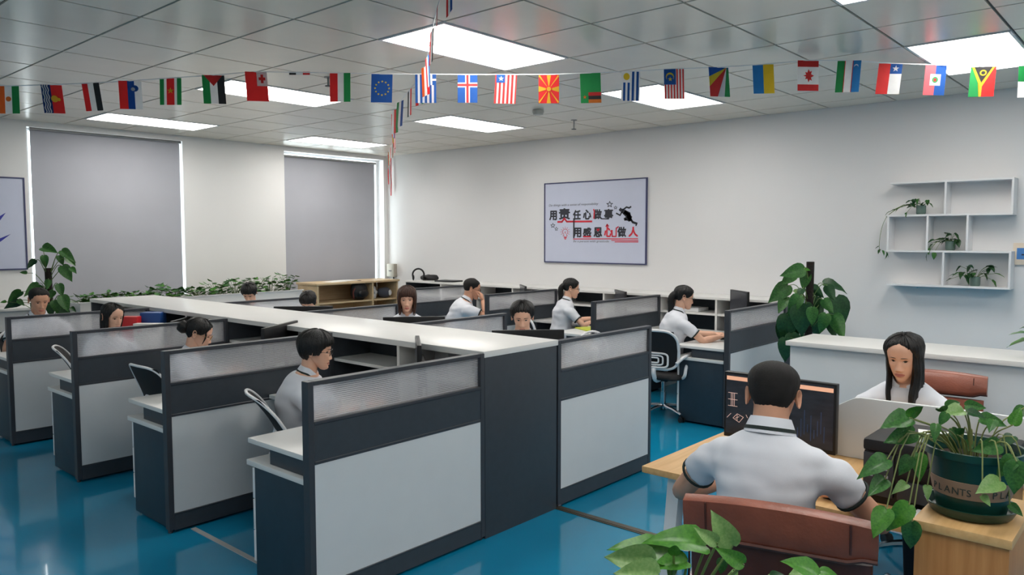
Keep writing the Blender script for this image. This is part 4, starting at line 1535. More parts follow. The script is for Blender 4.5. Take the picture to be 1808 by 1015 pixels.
def hand_mb(mb, wrist, d, n, thumb_side, curl=.5, spread=1.0, sc=1.0, mi=0):
    """wrist position, d = pointing direction, n = direction the palm faces, thumb_side = +1/-1 along d x n"""
    d = Vector(d).normalized()
    n = Vector(n)
    n = (n - d * n.dot(d)).normalized()
    s = d.cross(n) * thumb_side
    rings = []
    for q, hw, ht in ((-.012, .026, .020), (.0, .027, .019), (.03, .037, .0165), (.06, .043, .014), (.085, .041, .0125), (.092, .036, .009)):
        c = wrist + d * q * sc
        rings.append([c + s * (hw * sc * math.cos(a)) * 1.0 + n * (ht * sc * math.sin(a)) for a in np.linspace(0, 2 * math.pi, 14, endpoint=False)])
    mb.loft(rings, mi=mi)
    for k, (off, L, r_) in enumerate(((.031, .068, .0085), (.0105, .077, .009), (-.0105, .071, .0085), (-.030, .055, .0075))):
        fd = (d + s * (off * 2.2 * spread)).normalized()
        p = wrist + (d * .080 + s * off) * sc
        pts = [p - d * .02 * sc, p]
        ang_ = 0
        for seg, cu in ((.44, .55), (.31, .9), (.25, .6)):
            ang_ += cu * curl * (1 + .08 * k)
            p = p + (fd * math.cos(ang_) + n * math.sin(ang_)) * L * seg * sc
            pts.append(p)
        mb.tube(pts, [r_ * sc * q for q in (1, 1.02, .95, .88, .74)], 8, mi=mi, round_ends=True)
    p = wrist + (d * .022 + s * .026) * sc
    td = (d * .62 + s * .75 + n * .18).normalized()
    pts = [p - td * .012 * sc, p, p + td * .038 * sc, p + (td * .062 + d * .008) * sc, p + (td * .076 + d * .026 + n * .004) * sc]
    mb.tube(pts, [q * sc for q in (.012, .0135, .0115, .0098, .0080)], 8, mi=mi, round_ends=True)
    return mb


def remesh(mb, name, m, parent, voxel=.011, smooth=8, fac=.5, post=None):
    me = mb.mesh('tmp', m)
    o = bpy.data.objects.new('tmp', me)
    C.objects.link(o)
    md = o.modifiers.new('r', 'REMESH')
    md.mode = 'VOXEL'
    md.voxel_size = voxel
    ms = o.modifiers.new('s', 'SMOOTH')
    ms.iterations = smooth
    ms.factor = fac
    bpy.context.view_layer.update()
    dg = bpy.context.evaluated_depsgraph_get()
    out = bpy.data.meshes.new_from_object(o.evaluated_get(dg))
    bpy.data.objects.remove(o)
    bpy.data.meshes.remove(me)
    out.name = name
    if post:
        post(out)
    out.polygons.foreach_set('use_smooth', [True] * len(out.polygons))
    out.materials.clear()
    out.materials.append(m)
    ob = bpy.data.objects.new(name, out)
    C.objects.link(ob)
    ob.parent = parent
    return ob


TORSO = [(-.02, .10, .08), (.0, .165, .125), (.12, .182, .145), (.28, .166, .128), (.45, .158, .116), (.60, .168, .120), (.73, .184, .122), (.82, .190, .112), (.885, .168, .098), (.935, .122, .082), (.97, .082, .070), (1.0, .066, .064)]


def person(label, x, y, az, sex='f', s=1.0, lean=8, hyaw=0, hpitch=10, hroll=0, hair='tied', extra=None, hcol=None, thick=.02, side=None, glasses=None,
           hands=((.42, .16, .76), (.42, -.16, .76)), palm=((0, 0, -1), (0, 0, -1)), hdir=(None, None), curl=(.55, .55), poles=((-.2, .7, -.8), (-.2, -.7, -.8)),
           skin=None, turn=0, bulk=1.0, wide=1.0, hshift=0.0, seat=.465, slouch=.0, seed=0, neck=.132, sleeve=.64):
    t = thing('person', label, 'person', (x, y, 0), R(az))
    skin = skin or M_skin
    male = sex == 'm'
    L = .615 * s
    ln = R(lean)
    P0 = Vector((0, 0, seat))
    rt = Matrix.Rotation(R(turn), 3, 'Z')

    def sp_(q):            # spine
        b_ = ln * (q + .25 * math.sin(q * math.pi))
        return P0 + Vector((math.sin(ln) * L * q + slouch * q * q - .02 * math.sin(q * math.pi), 0, math.cos(ln) * L * q))
    wsc = (1.0 if male else .90) * s * bulk
    dsc = (1.0 if male else .95) * s * bulk

    def torso_ring(q, ry, rx, grow=0.0, n=28):
        c = sp_(q)
        tdir = (sp_(q + .02) - sp_(q - .02)).normalized()
        yv = Vector((0, 1, 0))
        tw = Matrix.Rotation(R(turn) * max(0, q), 3, 'Z')
        yv = tw @ yv
        xv = yv.cross(tdir).normalized()
        a_ = np.linspace(0, 2 * math.pi, n, endpoint=False)
        return [c + xv * ((rx * dsc + grow) * math.copysign(abs(math.cos(a)) ** .85, math.cos(a))) + yv * ((ry * wsc + grow) * math.copysign(abs(math.sin(a)) ** .85, math.sin(a))) for a in a_]

    qs = [q for q, _, _ in TORSO]

    def tor(grow, q0, q1, n=30):
        rings = []
        for q in np.linspace(q0, q1, n):
            ry = np.interp(q, qs, [r_[1] for r_ in TORSO])
            rx = np.interp(q, qs, [r_[2] for r_ in TORSO])
            if not male and .58 < q < .80:
                rx *= 1 + .10 * math.sin((q - .58) / .22 * math.pi)
            rings.append(torso_ring(q, ry, rx, grow))
        return rings
    body = MB()
    body.loft(tor(-.004, -.02, 1.0, 24))
    NB = sp_(1.0)
    # head frame
    Rh = Matrix.Rotation(R(turn + hyaw), 3, 'Z') @ Matrix.Rotation(R(hpitch), 3, 'Y') @ Matrix.Rotation(R(hroll), 3, 'X')
    tdir = (sp_(1.0) - sp_(.9)).normalized()
    HCc = NB + Vector((.030 + hshift, 0, 0)) + (tdir * .5 + Vector((0, 0, .5))) * neck * s
    hs = s * (1.0 if male else .965)
    MH = Matrix.Translation(HCc) @ (Rh.to_4x4()) @ Matrix.Scale(hs, 4)
    # neck
    nr = (.060 if male else .051) * s
    top = MH @ Vector((-.028, 0, .01))
    neckp = spline([NB - tdir * .05, NB + tdir * .01, (NB * .45 + top * .55), top], 9)
    body.tube(neckp, [nr * 1.25, nr * 1.12, nr * 1.03, nr, nr * .98, nr * .97, nr * .97, nr * .98, nr * .9], 22, side=(0, 1, 0))
    # head
    rings = []
    for zf in ZFS:
        rings.append([MH @ head_pt(ph, zf, True, wide) for ph in PHIS])
    f0 = len(body.f)
    body.loft(rings)
    npf = len(PHIS)
    for i, zf in enumerate(ZFS[:-1]):
        zc = (zf + ZFS[i + 1]) / 2
        if .142 < zc < .216:
            for j in range(npf):
                ph = (PHIS[j] + (PHIS[j + 1] if j + 1 < npf else PHIS[0] + 2 * math.pi)) / 2
                yy = head_pt(ph, zc).y
                if abs(ph) < 1.0 and abs(yy) < .0245 * math.sqrt(max(0, 1 - ((zc - .18) / .040) ** 2)):
                    body.m[f0 + i * npf + j] = 1
    # ears
    for sg in (-1, 1) if extra not in ('bob', 'long') else ():
        c = head_pt(R(94) * sg, .46, False, wide) + Vector((-.004, .006 * sg, 0))
        Me = MH @ Matrix.Translation(c) @ Matrix.Rotation(R(-14), 4, 'Y') @ Matrix.Rotation(R(22) * sg, 4, 'Z')
        er = []
        for k in range(9):
            th = k / 8
            rr = [.0, .55, .86, 1.0, 1.0, .90, .72, .55, .3][k]
            dep = [.004, .003, .005, .010, .013, .012, .006, .001, -.004][k]
            er.append([Me @ Vector((.0175 * rr * math.cos(a) * (1.0 if math.sin(a) > 0 else .82), dep * sg, .032 * rr * math.sin(a) + (.001 if k < 3 else 0))) for a in np.linspace(0, 2 * math.pi, 16, endpoint=False)])
        body.loft(er)
    # arms
    sh_w = (.192 if male else .168) * s * (bulk * .5 + .5)
    tw = Matrix.Rotation(R(turn) * .86, 3, 'Z')
    sleeves = MB()
    ua, fa = .285 * s, .245 * s
    for k, sg in enumerate((1, -1)):
        c = sp_(.845)
        S = c + tw @ Vector((.01, sg * sh_w, -.002))
        T = Vector(hands[k])
        E_, T = ik(S, T, ua, fa, poles[k])
        am = 1.0 if male else .86
        am *= s * (bulk * .6 + .4)
        inn = c + tw @ Vector((0, sg * .08, -.03))
        S = S + Vector((.004, 0, -.018))
        body.tube([inn, S, S.lerp(E_, .33), S.lerp(E_, .7), S.lerp(E_, .92), E_, E_.lerp(T, .12), E_.lerp(T, .35), E_.lerp(T, .7), E_.lerp(T, .93), T],
                  [q * am for q in (.034, .040, .044, .044, .041, .041, .0425, .042, .034, .0275, .0265)], 14)
        fd = (T - E_).normalized()
        hd = Vector(hdir[k]) if hdir[k] is not None else fd
        pn = Vector(palm[k])
        hand_mb(body, T, hd, pn, -sg, curl[k], 1.0, s * (1.0 if male else .92))
        cu = S.lerp(E_, sleeve)
        up_ = c + tw @ Vector((0, sg * .10, .004))
        sl = [up_ + Vector((0, 0, -.012)), c + tw @ Vector((.004, sg * (sh_w - .034), -.010)), S + Vector((0, 0, -.020)), S.lerp(E_, .18) + Vector((0, 0, .006)), S.lerp(E_, .4), cu]
        sleeves.tube(sl, [q * am for q in (.058, .064, .068, .071, .069, .068)], 18)
        ax = (E_ - S).normalized()
        rc = .0705 * am
        u_ = ax.orthogonal().normalized()
        w_ = ax.cross(u_)
        rng_ = lambda r_, d_: [cu + ax * d_ + (u_ * math.cos(a) + w_ * math.sin(a)) * r_ for a in np.linspace(0, 2 * math.pi, 22, endpoint=False)]
        MB().loft([rng_(rc * .80, .004), rng_(rc * .975, .003), rng_(rc * .985, -.003), rng_(rc * .93, -.008)], False, False).build('cuff_trim', M_trim, t, smooth=True)
    body.build('body', [skin, M_lip], t, smooth=True, angle=75)
    # shirt
    sm = MB()
    sm.loft(tor(.012, -.02, .975, 30))
    sm.v += []
    o = len(sm.v)
    sm.add(sleeves.v, sleeves.f)

    def wrinkle(me):
        me.calc_loop_triangles()
        nr_ = [Vector(v.normal) for v in me.vertices]
        for v, n in zip(me.vertices, nr_):
            p = v.co
            q = (p.z - seat) / L
            wv = .35 + .65 * sstep(.55, .12, q)
            d = mnoise.noise(Vector((p.x * 5 + seed, p.y * 5 + p.z * 4, p.z * 22))) * .017 * wv
            d += mnoise.noise(Vector((p.x * 12 + seed, p.y * 12 - p.z * 7, p.z * 16 + 3))) * .006
            v.co = p + n * d
        me.update()
    remesh(sm, 'polo_shirt', M_shirt, t, .0105, 12, .5, wrinkle)
    # collar
    cm, ct = MB(), MB()
    Rc = Matrix.Rotation(R(turn), 3, 'Z')
    yv = Rc @ Vector((0, 1, 0))
    xv = yv.cross(tdir).normalized()
    cb = NB + tdir * .002
    n = 30
    gap = R(16)
    angs = np.linspace(gap, 2 * math.pi - gap, n)

    def cring(r_, dz, dip):
        out = []
        for a in angs:
            fr_ = max(0, math.cos(a)) ** 1.5
            out.append(cb + xv * (math.cos(a) * r_ * 1.02 + .006) + yv * (math.sin(a) * r_) + tdir * (dz - dip * fr_))
        return out
    k_ = s * (1.0 if male else .90)
    prof = [(.060, -.010, .035), (.0615, .024, .040), (.063, .031, .042), (.067, .031, .044), (.075, .012, .052), (.084, -.012, .060), (.087, -.024, .064), (.083, -.026, .062), (.074, -.004, .05), (.064, .02, .04)]
    cm.loft([cring(a * k_, b_ * k_, c_ * k_) for a, b_, c_ in prof], False, False, closed=False)
    co = cm.build('collar', M_shirt, t, smooth=True, angle=60)
    ct.loft([cring(a * k_, b_ * k_, c_ * k_) for a, b_, c_ in ((.0815, -.002, .0575), (.0862, -.014, .0615))], False, False, closed=False)
    ct.build('collar_trim', M_trim, co, smooth=True)
    # trousers and shoes
    tm_ = MB()
    hipw = .095 * s
    knee_x = .40 * s
    for sg in (1, -1):
        H_ = Vector((-.02, sg * hipw, seat + .055))
        Kn = Vector((knee_x, sg * (hipw + .03), seat + .045))
        An = Vector((knee_x - .02, sg * (hipw + .03), .09))
        tm_.tube(spline([H_, H_.lerp(Kn, .5), Kn], 8) + spline([Kn + Vector((.012, 0, -.05)), Kn.lerp(An, .5) + Vector((.0, 0, 0)), An], 7), [.088, .086, .083, .078, .074, .070, .067, .064, .063, .062, .060, .057, .054, .052, .052], 16)
    tm_.ell(P0 + Vector((-.03, 0, .045)), .14 * dsc, .175 * wsc, .075, 20, 10)
    remesh(tm_, 'trousers', M_trouser, t, .014, 4, .5)
    for sg in (1, -1):
        ax_ = Vector((knee_x - .02, sg * (hipw + .03), 0))
        sh = MB()
        rr = []
        for q, hw, hz in ((-.075, .022, .045), (-.06, .034, .07), (-.01, .038, .088), (.05, .040, .072), (.11, .046, .050), (.16, .040, .040), (.185, .018, .025)):
            rr.append([ax_ + Vector((q, hw * math.cos(a), hz * .5 + hz * .5 * math.sin(a) + .001)) for a in np.linspace(0, 2 * math.pi, 14, endpoint=False)])
        sh.loft(rr).build('shoe', M_shoe, t, smooth=True)
    # face details

    def fp(y_, zf, lift):
        return MH @ Vector((face_x(y_, zf) + lift, y_, (zf - .5) * HH))
    down = 1.0 if hpitch > 16 else .0
    hm = hcol or M_hair
    for sg in (1, -1):
        ef, br = MB(), MB()
        ys_ = np.linspace(.0185, .0435, 9)
        upz = [.500 + (.014 if not down else .004) * math.sin(math.pi * (i / 8)) ** .7 + .004 * i / 8 for i in range(9)]
        loz = [.500 - (.010 if not down else .004) * math.sin(math.pi * (i / 8)) ** .8 + .004 * i / 8 for i in range(9)]
        v = [fp(sg * yy, z, .0016) for yy, z in zip(ys_, upz)] + [fp(sg * yy, z, .0016) for yy, z in zip(ys_, loz)]
        ef.add(v, [(i, i + 1, 10 + i, 9 + i) if sg < 0 else (i, 9 + i, 10 + i, i + 1) for i in range(8)], 0)
        cz = .503 - (.002 if down else 0)
        irp = [fp(sg * (.031 + .0058 * math.cos(a)), cz + (.022 if not down else .008) * .55 * math.sin(a) * .8, .0024) for a in np.linspace(0, 2 * math.pi, 12, endpoint=False)]
        ef.add(irp, [tuple(range(12)) if sg > 0 else tuple(reversed(range(12)))], 1)
        ef.tube([fp(sg * yy, z + .002, .0020) for yy, z in zip(ys_, upz)], [.0008, .0011, .0013, .0014, .0014, .0014, .0013, .0011, .0008], 5, mi=1)
        yb = np.linspace(.013, .049, 9)
        zb = [.585 + .022 * math.sin(math.pi * (.15 + .7 * i / 8)) - .012 * (i / 8) for i in range(9)]
        br.tube([fp(sg * yy, z, .0006) for yy, z in zip(yb, zb)], [q * (1.25 if male else .9) for q in (.0018, .0026, .0029, .0029, .0027, .0024, .002, .0016, .0009)], 6, flat=.7)
        ef.build('eye', [M_eye, M_iris], t, smooth=True)
        br.build('eyebrow', hm, t, smooth=True)
    ml = MB()
    ml.tube([fp(yy, .179 - .004 * (abs(yy) / .02) ** 2, -.0002) for yy in np.linspace(-.021, .021, 9)], [.0005, .0009, .0011, .0011, .0010, .0011, .0011, .0009, .0005], 5)
    ml.build('mouth_line', M_lip, t)
    # hair
    hb = MB()
    hair_shell(hb, hair, thick, MH, seed, side=side, wide=wide, bump=.0006 if hair == 'crop' else .0022)
    if extra == 'bob':
        curtain(hb, 50, -.135, MH, flare=.004, seed=seed, out=.020)
    elif extra == 'shoulder':
        curtain(hb, 62, -.155, MH, flare=.0, seed=seed, out=.015)
    elif extra == 'long':
        curtain(hb, 50, -.285, MH, flare=.0, seed=seed, out=.017, thick=.022, drape=.06)
    elif extra == 'tail':
        hb.tube([MH @ Vector(p) for p in spline([(-.075, 0, .03), (-.118, .005, .0), (-.128, .01, -.05), (-.112, .012, -.12), (-.105, .010, -.19), (-.11, .008, -.24)], 14)],
                [.030, .036, .034, .033, .034, .034, .034, .033, .031, .029, .026, .021, .015, .006], 14)
    elif extra == 'bun':
        bm_ = MB().ell((0, 0, 0), .052, .056, .050, 22, 14)
        bm_.v = [tuple(Vector(v) * (1 + .07 * math.sin(v[2] * 150 + v[1] * 60 + 2 * math.atan2(v[1], v[0])))) for v in bm_.v]
        bm_.xform(MH @ Matrix.Translation((-.122, 0, .018)))
        hb.add(bm_.v, bm_.f)
        for sg in (1, -1):
            hb.tube([MH @ Vector(p) for p in spline([(.045, .062 * sg, .05), (.062, .066 * sg, .0), (.055, .066 * sg, -.06)], 10)], [.006, .007, .007, .007, .006, .006, .005, .004, .003, .0015], 7)
    hb.build('hair', (M_crop if hair == 'crop' and hcol is None else hm), t, smooth=True, angle=80)
    if glasses:
        gm = MB()
        for sg in (1, -1):
            lp = [MH @ Vector((.0985, sg * (.033 + .0225 * math.copysign(abs(math.cos(a)) ** .7, math.cos(a))), -.002 + .0175 * math.copysign(abs(math.sin(a)) ** .7, math.sin(a)))) for a in np.linspace(0, 2 * math.pi, 22, endpoint=False)]
            gm.tube(lp, .0016 * hs, 6, closed=True)
            gm.tube([MH @ Vector(p) for p in ((.0985, sg * .056, .004), (.085, sg * .0735, .004), (.0, sg * .0785, .004), (-.02, sg * .077, -.008))], .0015 * hs, 6)
        gm.tube([MH @ Vector(p) for p in ((.0985, .0105, .0), (.104, 0, .003), (.0985, -.0105, .0))], .0015 * hs, 6)
        gm.build('glasses', glasses, t, smooth=True)
    return t


def place(label, hx, hy, ztop, az, sex='f', s=1.0, lean=8, turn=0, slouch=0.0, hshift=0.0, chair=None, **k):
    """seat a person so that the head centre stands over (hx, hy) with its crown at ztop"""
    L, ln = .615 * s, R(lean)
    hs = s * (1.0 if sex == 'm' else .965)
    t1 = Vector((math.sin(ln) * L * .1 + slouch * .19, 0, math.cos(ln) * L * .1)).normalized()
    off = math.sin(ln) * L + slouch + .030 + hshift + t1.x * .5 * k.get('neck', .132) * s
    zt = .465 + math.cos(ln) * L + (t1.z * .5 + .5) * k.get('neck', .132) * s + .1125 * hs + k.get('thick', .02)
    seat = .465 + max(-.075, min(.06, ztop - zt))
    x, y = hx - off * math.cos(R(az)), hy - off * math.sin(R(az))
    p = person(label, x, y, az, sex, s, lean, turn=turn, slouch=slouch, hshift=hshift, seat=seat, **k)
    if chair is not None:
        lab, daz, back = chair[:3]
        a = R(az + daz)
        if isinstance(back, tuple):
            c = office_chair(lab, back[0], back[1], daz, *chair[4:])
        else:
            c = office_chair(lab, x - .05 * math.cos(a) - back * math.cos(a), y - .05 * math.sin(a) - back * math.sin(a), az + daz)
        c.scale = (1, 1, chair[3] if len(chair) > 3 else (seat - .012) / .472)
    return p


G_dark = mat('black_spectacle_frame', (24, 22, 24), .3)
G_gold = mat('gold_spectacle_frame', (176, 140, 96), .3, metal=.6)
WHITE = 'in white polo shirt'
place('person in white polo and glasses, side-on behind the nearest left partition', 2.55, 3.77, 1.175, -46, s=.92, lean=9, hpitch=8, hyaw=2, hair='round', thick=.030, side=.020, glasses=G_dark,
      bulk=1.12, wide=1.05, seed=1, chair=('mesh chair with white edge behind the person in glasses', -22, (2.56, 3.70), .93, .009, .10))
place('person in white polo, hair in a bun, seated side-on behind the second left partition', 2.55, 5.18, 1.16, -38, s=.92, lean=17, hpitch=20, hyaw=4, hair='tied', thick=.015, extra='bun', seed=2, glasses=G_gold,
      chair=('mesh chair with white edge behind the person with the hair bun', 2, (2.47, 5.14), .95, .009, .04))
place('person in white polo looking right beside the red and blue binders in the left row', 2.48, 6.48, 1.20, -72, s=.93, lean=12, hpitch=12, hyaw=-4, hair='part', thick=.012, extra='shoulder', seed=3,
      chair=('mesh chair showing only its back tip behind the third left partition', -20, (2.50, 6.58), .92, .009, .08))
place('person in white polo at far left in front of the climbing plant', 2.47, 8.15, 1.25, -92, 'm', s=.97, lean=12, hpitch=16, hair='crop', thick=.012, side=.004, skin=M_skin2, seed=4, wide=1.04,
      chair=('mesh chair hidden behind the crew-cut person', 0, .06))
place('person in white polo facing the camera over a monitor just behind the near island end', 4.53, 3.89, 1.22, -140, 'm', s=.96, lean=10, hpitch=14, hair='short', thick=.030, side=.012, seed=5,
      chair=('mesh chair behind the young person facing the camera', 0, .06))
place('person in white polo with brown bobbed hair facing the camera behind the island', 4.62, 5.36, 1.285, -132, s=.98, lean=6, hpitch=8, hair='bangs', thick=.020, extra='bob', hcol=M_hairb, seed=6,
      chair=('mesh chair behind the brown-haired person', 0, .06))
place('person bent low behind a black monitor in front of the wooden cabinet', 4.50, 6.75, 1.18, -138, 'm', s=.92, lean=22, hpitch=34, hair='round', thick=.018, seed=7,
      chair=('mesh chair hidden behind the person bent low', 0, .06))
place('person bent low in front of the window planter, only the top of the head showing', 4.66, 8.18, 1.205, -138, 'm', s=.93, lean=20, hpitch=34, hair='round', thick=.022, seed=8,
      chair=('mesh chair at the farthest station behind the island', 0, .06))
place('person in white polo typing on the white-framed chair beside the tall pole plant', 6.66, 3.665, 1.257, -46, s=.95, lean=10, hpitch=11, hair='tied', thick=.016, extra='tail', glasses=G_dark, seed=9,
      hands=((.50, .13, .765), (.48, -.10, .765)), chair=('white-framed mesh chair under the nearer ponytailed person, wheels in view', 10, (6.43, 3.74), .93))
place('person in white polo typing at the wall counter, second from the tall pole plant', 7.10, 5.36, 1.25, -46, s=.95, lean=9, hpitch=10, hair='tied', thick=.016, extra='tail', glasses=G_dark, seed=10,
      hands=((.47, .13, .765), (.45, -.12, .765)), chair=('mesh chair under the farther ponytailed person', 8, .05))
place('person in polo and glasses leaning the face on one hand at the wall counter', 6.55, 6.42, 1.235, -42, 'm', s=.98, lean=22, hpitch=12, hair='crop', thick=.020, side=.005, glasses=G_dark, skin=M_skin2, seed=11, bulk=1.08,
      hands=((.50, .14, .765), (.405, -.10, .965)), palm=((0, 0, -1), (-.9, .45, 0)), hdir=(None, (-.22, .28, 1)), poles=((-.2, .7, -.8), (.45, -.7, -.9)), curl=(.5, .7),
      chair=('mesh chair with white edge under the person leaning on one hand', 0, .10))

# ------------------------------------------------------------------ front right: wooden double desk, reception counter
t = thing('wooden_desk', 'light wooden desk with white slanted legs in the right foreground', 'desk', (2.77, .2, 0))
DX, DY = 1.42, 1.51
MB().box(0, DX, 0, DY, .722, .75).build('desktop', M_wood, t, bevel=.003)
lm = M_wplast
for x in (.10, DX - .10):
    for yy, dy in ((DY - .115, .06), (.115, -.06)):
        MB().tube([(x, yy, .721), (x, yy + dy, .004)], [.040, .036], 4, side=(1, 1, 0)).build('leg', lm, t)
for yy in (DY - .115, .115):
    MB().box(.14, DX - .14, yy - .02, yy + .02, .66, .715).build('cross_rail', lm, t)
MB().box(.12, DX - .12, .24, DY - .24, .68, .72).build('apron', lm, t)
MB().cyl((.35, DY - .22), .035, .7502, .753, 20).build('cable_grommet', mat('brown_plastic', (150, 116, 70), .5), t)

t = thing('desk_divider', 'white desk divider with a curved top edge across the wooden desk', 'divider', (3.49, .25, .751))
poly = [(0, 0), (.96, 0), (.96, .21)]
for k in range(9):
    a = k / 8
    poly.append((.96 - .03 - .13 * a, .215 + .055 * sstep(0, 1, a)))
poly += [(.33, .275), (.04, .27), (.0, .23)]
FRD = (Vector((0, 0, 0)), Vector((0, 1, 0)), Vector((0, 0, 1)), Vector((1, 0, 0)))
MB().prism(poly, -.011, .011, frame=FRD).build('panel', M_panel, t, bevel=.004)

t = thing('reception_counter', 'pale reception counter with a white top behind the long-haired person', 'counter', (4.9, -1.6, 0))
CL = 1.92 + 1.6
MB().box(-.03, .46, -.02, CL + .02, 1.02, 1.05).build('countertop', M_white, t, bevel=.004)
MB().box(0, .43, 0, CL, .0, 1.019).build('carcass', mat('pale_grey_laminate', (208, 214, 218), .4, var=.015), t, bevel=.003)

leather_chair('brown leather chair in the right foreground, back to the camera', 2.42, .93, 14, top=.955, w=.50)
leather_chair('brown leather chair behind the long-haired person at the counter', 4.38, .985, 186, top=.975, w=.45, dark=False)

place('person in white polo seen from behind at the wooden desk in the right foreground', 2.55, 1.055, 1.295, 11, 'm', s=1.0, lean=9, hpitch=17, hyaw=6, hair='crop', thick=.014, side=.006, skin=M_skin2, seed=12, bulk=.86, neck=.095, sleeve=.50,
      hands=((.40, .20, .778), (.40, -.20, .778)), poles=((-.25, 1.0, -.75), (-.2, -1.0, -.75)))
place('person in white polo with long straight hair looking down behind the white desk divider', 4.08, 1.03, 1.255, 184, s=.96, lean=7, hpitch=15, hyaw=-8, hair='part', thick=.013, extra='long', seed=13, wide=1.10,
      hands=((.40, .15, .78), (.40, -.15, .78)))

# person's monitor: dark screen facing him and the camera
t = thing('monitor', 'wide dark monitor on the wooden desk in front of the person seen from behind', 'monitor', (3.27, 1.33, .7505), R(180))
w_, z0, h_ = .50, .055, .30
MB().box(-.030, .004, -w_ / 2, w_ / 2, z0, z0 + h_).build('housing', M_black, t, bevel=.003)
scr = MB().box(.0045, .0055, -w_ / 2 + .010, w_ / 2 - .010, z0 + .018, z0 + h_ - .009).build('screen', M_screend, t)
um = MB()
um.box(.0056, .0060, -w_ / 2 + .012, w_ / 2 - .012, z0 + h_ - .036, z0 + h_ - .018)
um.build('title_bar', emit_mat('peach_glow', (226, 170, 140), .45), scr)
dr = MB()


def sline(a, b_, th=.0022):
    (y0, z0_), (y1, z1_) = a, b_
    d = Vector((0, y1 - y0, z1_ - z0_))
    n_ = Vector((1, 0, 0)).cross(d.normalized())
    dr.obox((.0062, (y0 + y1) / 2, (z0_ + z1_) / 2), d / 2, n_ * th / 2, Vector((.0002, 0, 0)))


for (oy, oz, sc_) in ((-.185, .20, 1.0),):
    for (a, b_) in (((0, 0), (.045, 0)), ((0, .03), (.045, .03)), ((0, .06), (.045, .06)), ((.015, 0), (.015, .06)), ((.03, 0), (.03, .06)), ((.0225, 0), (.0225, .06))):
        sline((oy - a[0] * 1.0, oz + a[1]), (oy - b_[0], oz + b_[1]))
oy, oz = -.155, .155
for (a, b_) in (((0, 0), (.03, .012)), ((.03, .012), (.05, -.01)), ((.05, -.01), (.02, -.026)), ((.02, -.026), (0, 0)), ((.02, .0), (.04, -.01)), ((.03, .008), (.03, -.02)), ((-.02, .0), (-.012, .014)), ((.06, .01), (.08, -.012))):
    sline((oy - a[0], oz + a[1]), (oy - b_[0], oz + b_[1]))
dr.build('line_drawing', emit_mat('pale_line_glow', (190, 160, 150), .55), scr, kind='stuff')
db = MB()
for k in range(9):
    db.box(.0058, .0061, .09 + .014 * k, .093 + .014 * k, .10 + .012 * ((k * 5) % 4), .15 + .02 * ((k * 7) % 5))
db.build('blue_marks', emit_mat('dim_blue_glow', (40, 66, 104), .10), scr, kind='stuff')
MB().box(-.07, -.0305, -.03, .03, .008, z0 + .2).build('stand_neck', M_black, t, bevel=.004)
MB().box(-.12, .03, -.11, .11, 0, .009).build('stand_base', M_black, t, bevel=.003)

# printer
t = thing('printer', 'black inkjet printer on the wooden desk behind the big potted plant', 'printer', (2.93, .42, .7505))
PWd, PDp, PHt = .45, .36, .235
MB().box(.012, PDp, 0, PWd, .0, PHt - .045).build('body', M_black, t, bevel=.006)
MB().box(.0, PDp, -.002, PWd + .002, PHt - .044, PHt).build('scanner_lid', M_blackmat, t, bevel=.012)
MB().box(.0, .011, .345, PWd - .002, .03, PHt - .05).build('control_panel', M_dgrey, t, bevel=.003)
ic = MB()
for i in range(3):
    for j in range(3):
        ic.box(-.0012, -.0002, .362 + i * .026, .374 + i * .026, .10 + j * .028, .110 + j * .022)
ic.build('button_icons', mat('grey_print', (160, 162, 166), .5), t, kind='stuff')
MB().box(-.002, .011, .02, .33, .115, .16).build('output_slot', M_black, t, bevel=.002)
MB().box(-.006, .011, .02, .33, .03, .10).build('paper_cassette', M_dgrey, t, bevel=.004)
MB().box(-.14, .0, .06, .29, .006, .012).build('output_tray', M_black, t, bevel=.002)
MB().box(-.12, -.01, .09, .26, .0125, .016).build('printed_paper', M_paper, t)
t = thing('papers', 'loose white sheets with a red mark lying on the printer lid', 'papers', (3.09, .56, .7505 + PHt + .0005), .25)
MB().box(-.1, .1, -.13, .13, 0, .004).box(-.08, .12, -.02, .16, .0045, .008).build('sheets', M_paper, t)
MB().box(-.09, -.05, .06, .12, .0082, .0095).build('red_mark', M_red, t)
t = thing('stapler', 'small dark red and black stapler on the wooden desk left of the printer', 'stapler', (2.86, .93, .7505), 1.2)
MB().box(-.06, .06, -.015, .015, 0, .012).build('base', M_black, t, bevel=.003)
MB().box(-.055, .06, -.014, .014, .022, .042).box(-.055, -.03, -.012, .012, .0125, .022).build('arm', mat('dark_red_plastic', (90, 30, 30), .35), t, bevel=.004)
t = thing('glasses_case', 'black spectacles case at the right elbow of the person seen from behind', 'case', (2.95, 1.0, .7505), .4)
MB().ell((0, 0, .018), .075, .03, .018, 18, 8).build('shell', M_black, t, smooth=True)


# ------------------------------------------------------------------ plants
def leaf_mesh(name, m, droop=.25, fold=.18, wv=.02, width=.78, seed=0):
    """heart-shaped leaf, base at origin, 1 long along +X, thickness from two faces"""
    r_ = random.Random(seed)
    st = [(-.06, .12), (-.02, .30), (.06, .43), (.2, .50), (.38, .47), (.56, .38), (.74, .245), (.88, .11), (.97, .03), (1.0, .002)]
    us = (-1, -.62, -.3, 0, .3, .62, 1)
    v, f = [], []
    for (x, hw) in st:
        for u in us:
            lobe = -.07 * abs(u) if x < .05 else 0
            xx = x + (.07 * (1 - abs(u)) if x < .0 else 0)
            z = fold * abs(u) * hw - droop * xx * xx + wv * math.sin(xx * 13 + u * 3 + seed) * abs(u)
            v.append((xx, u * hw * width, z))
    n = len(us)
    for i in range(len(st) - 1):
        for j in range(n - 1):
            a = i * n + j
            f.append((a, a + n, a + n + 1, a + 1))
    me = MB().add(v, f).mesh(name, m, smooth=True, angle=80)
    return me


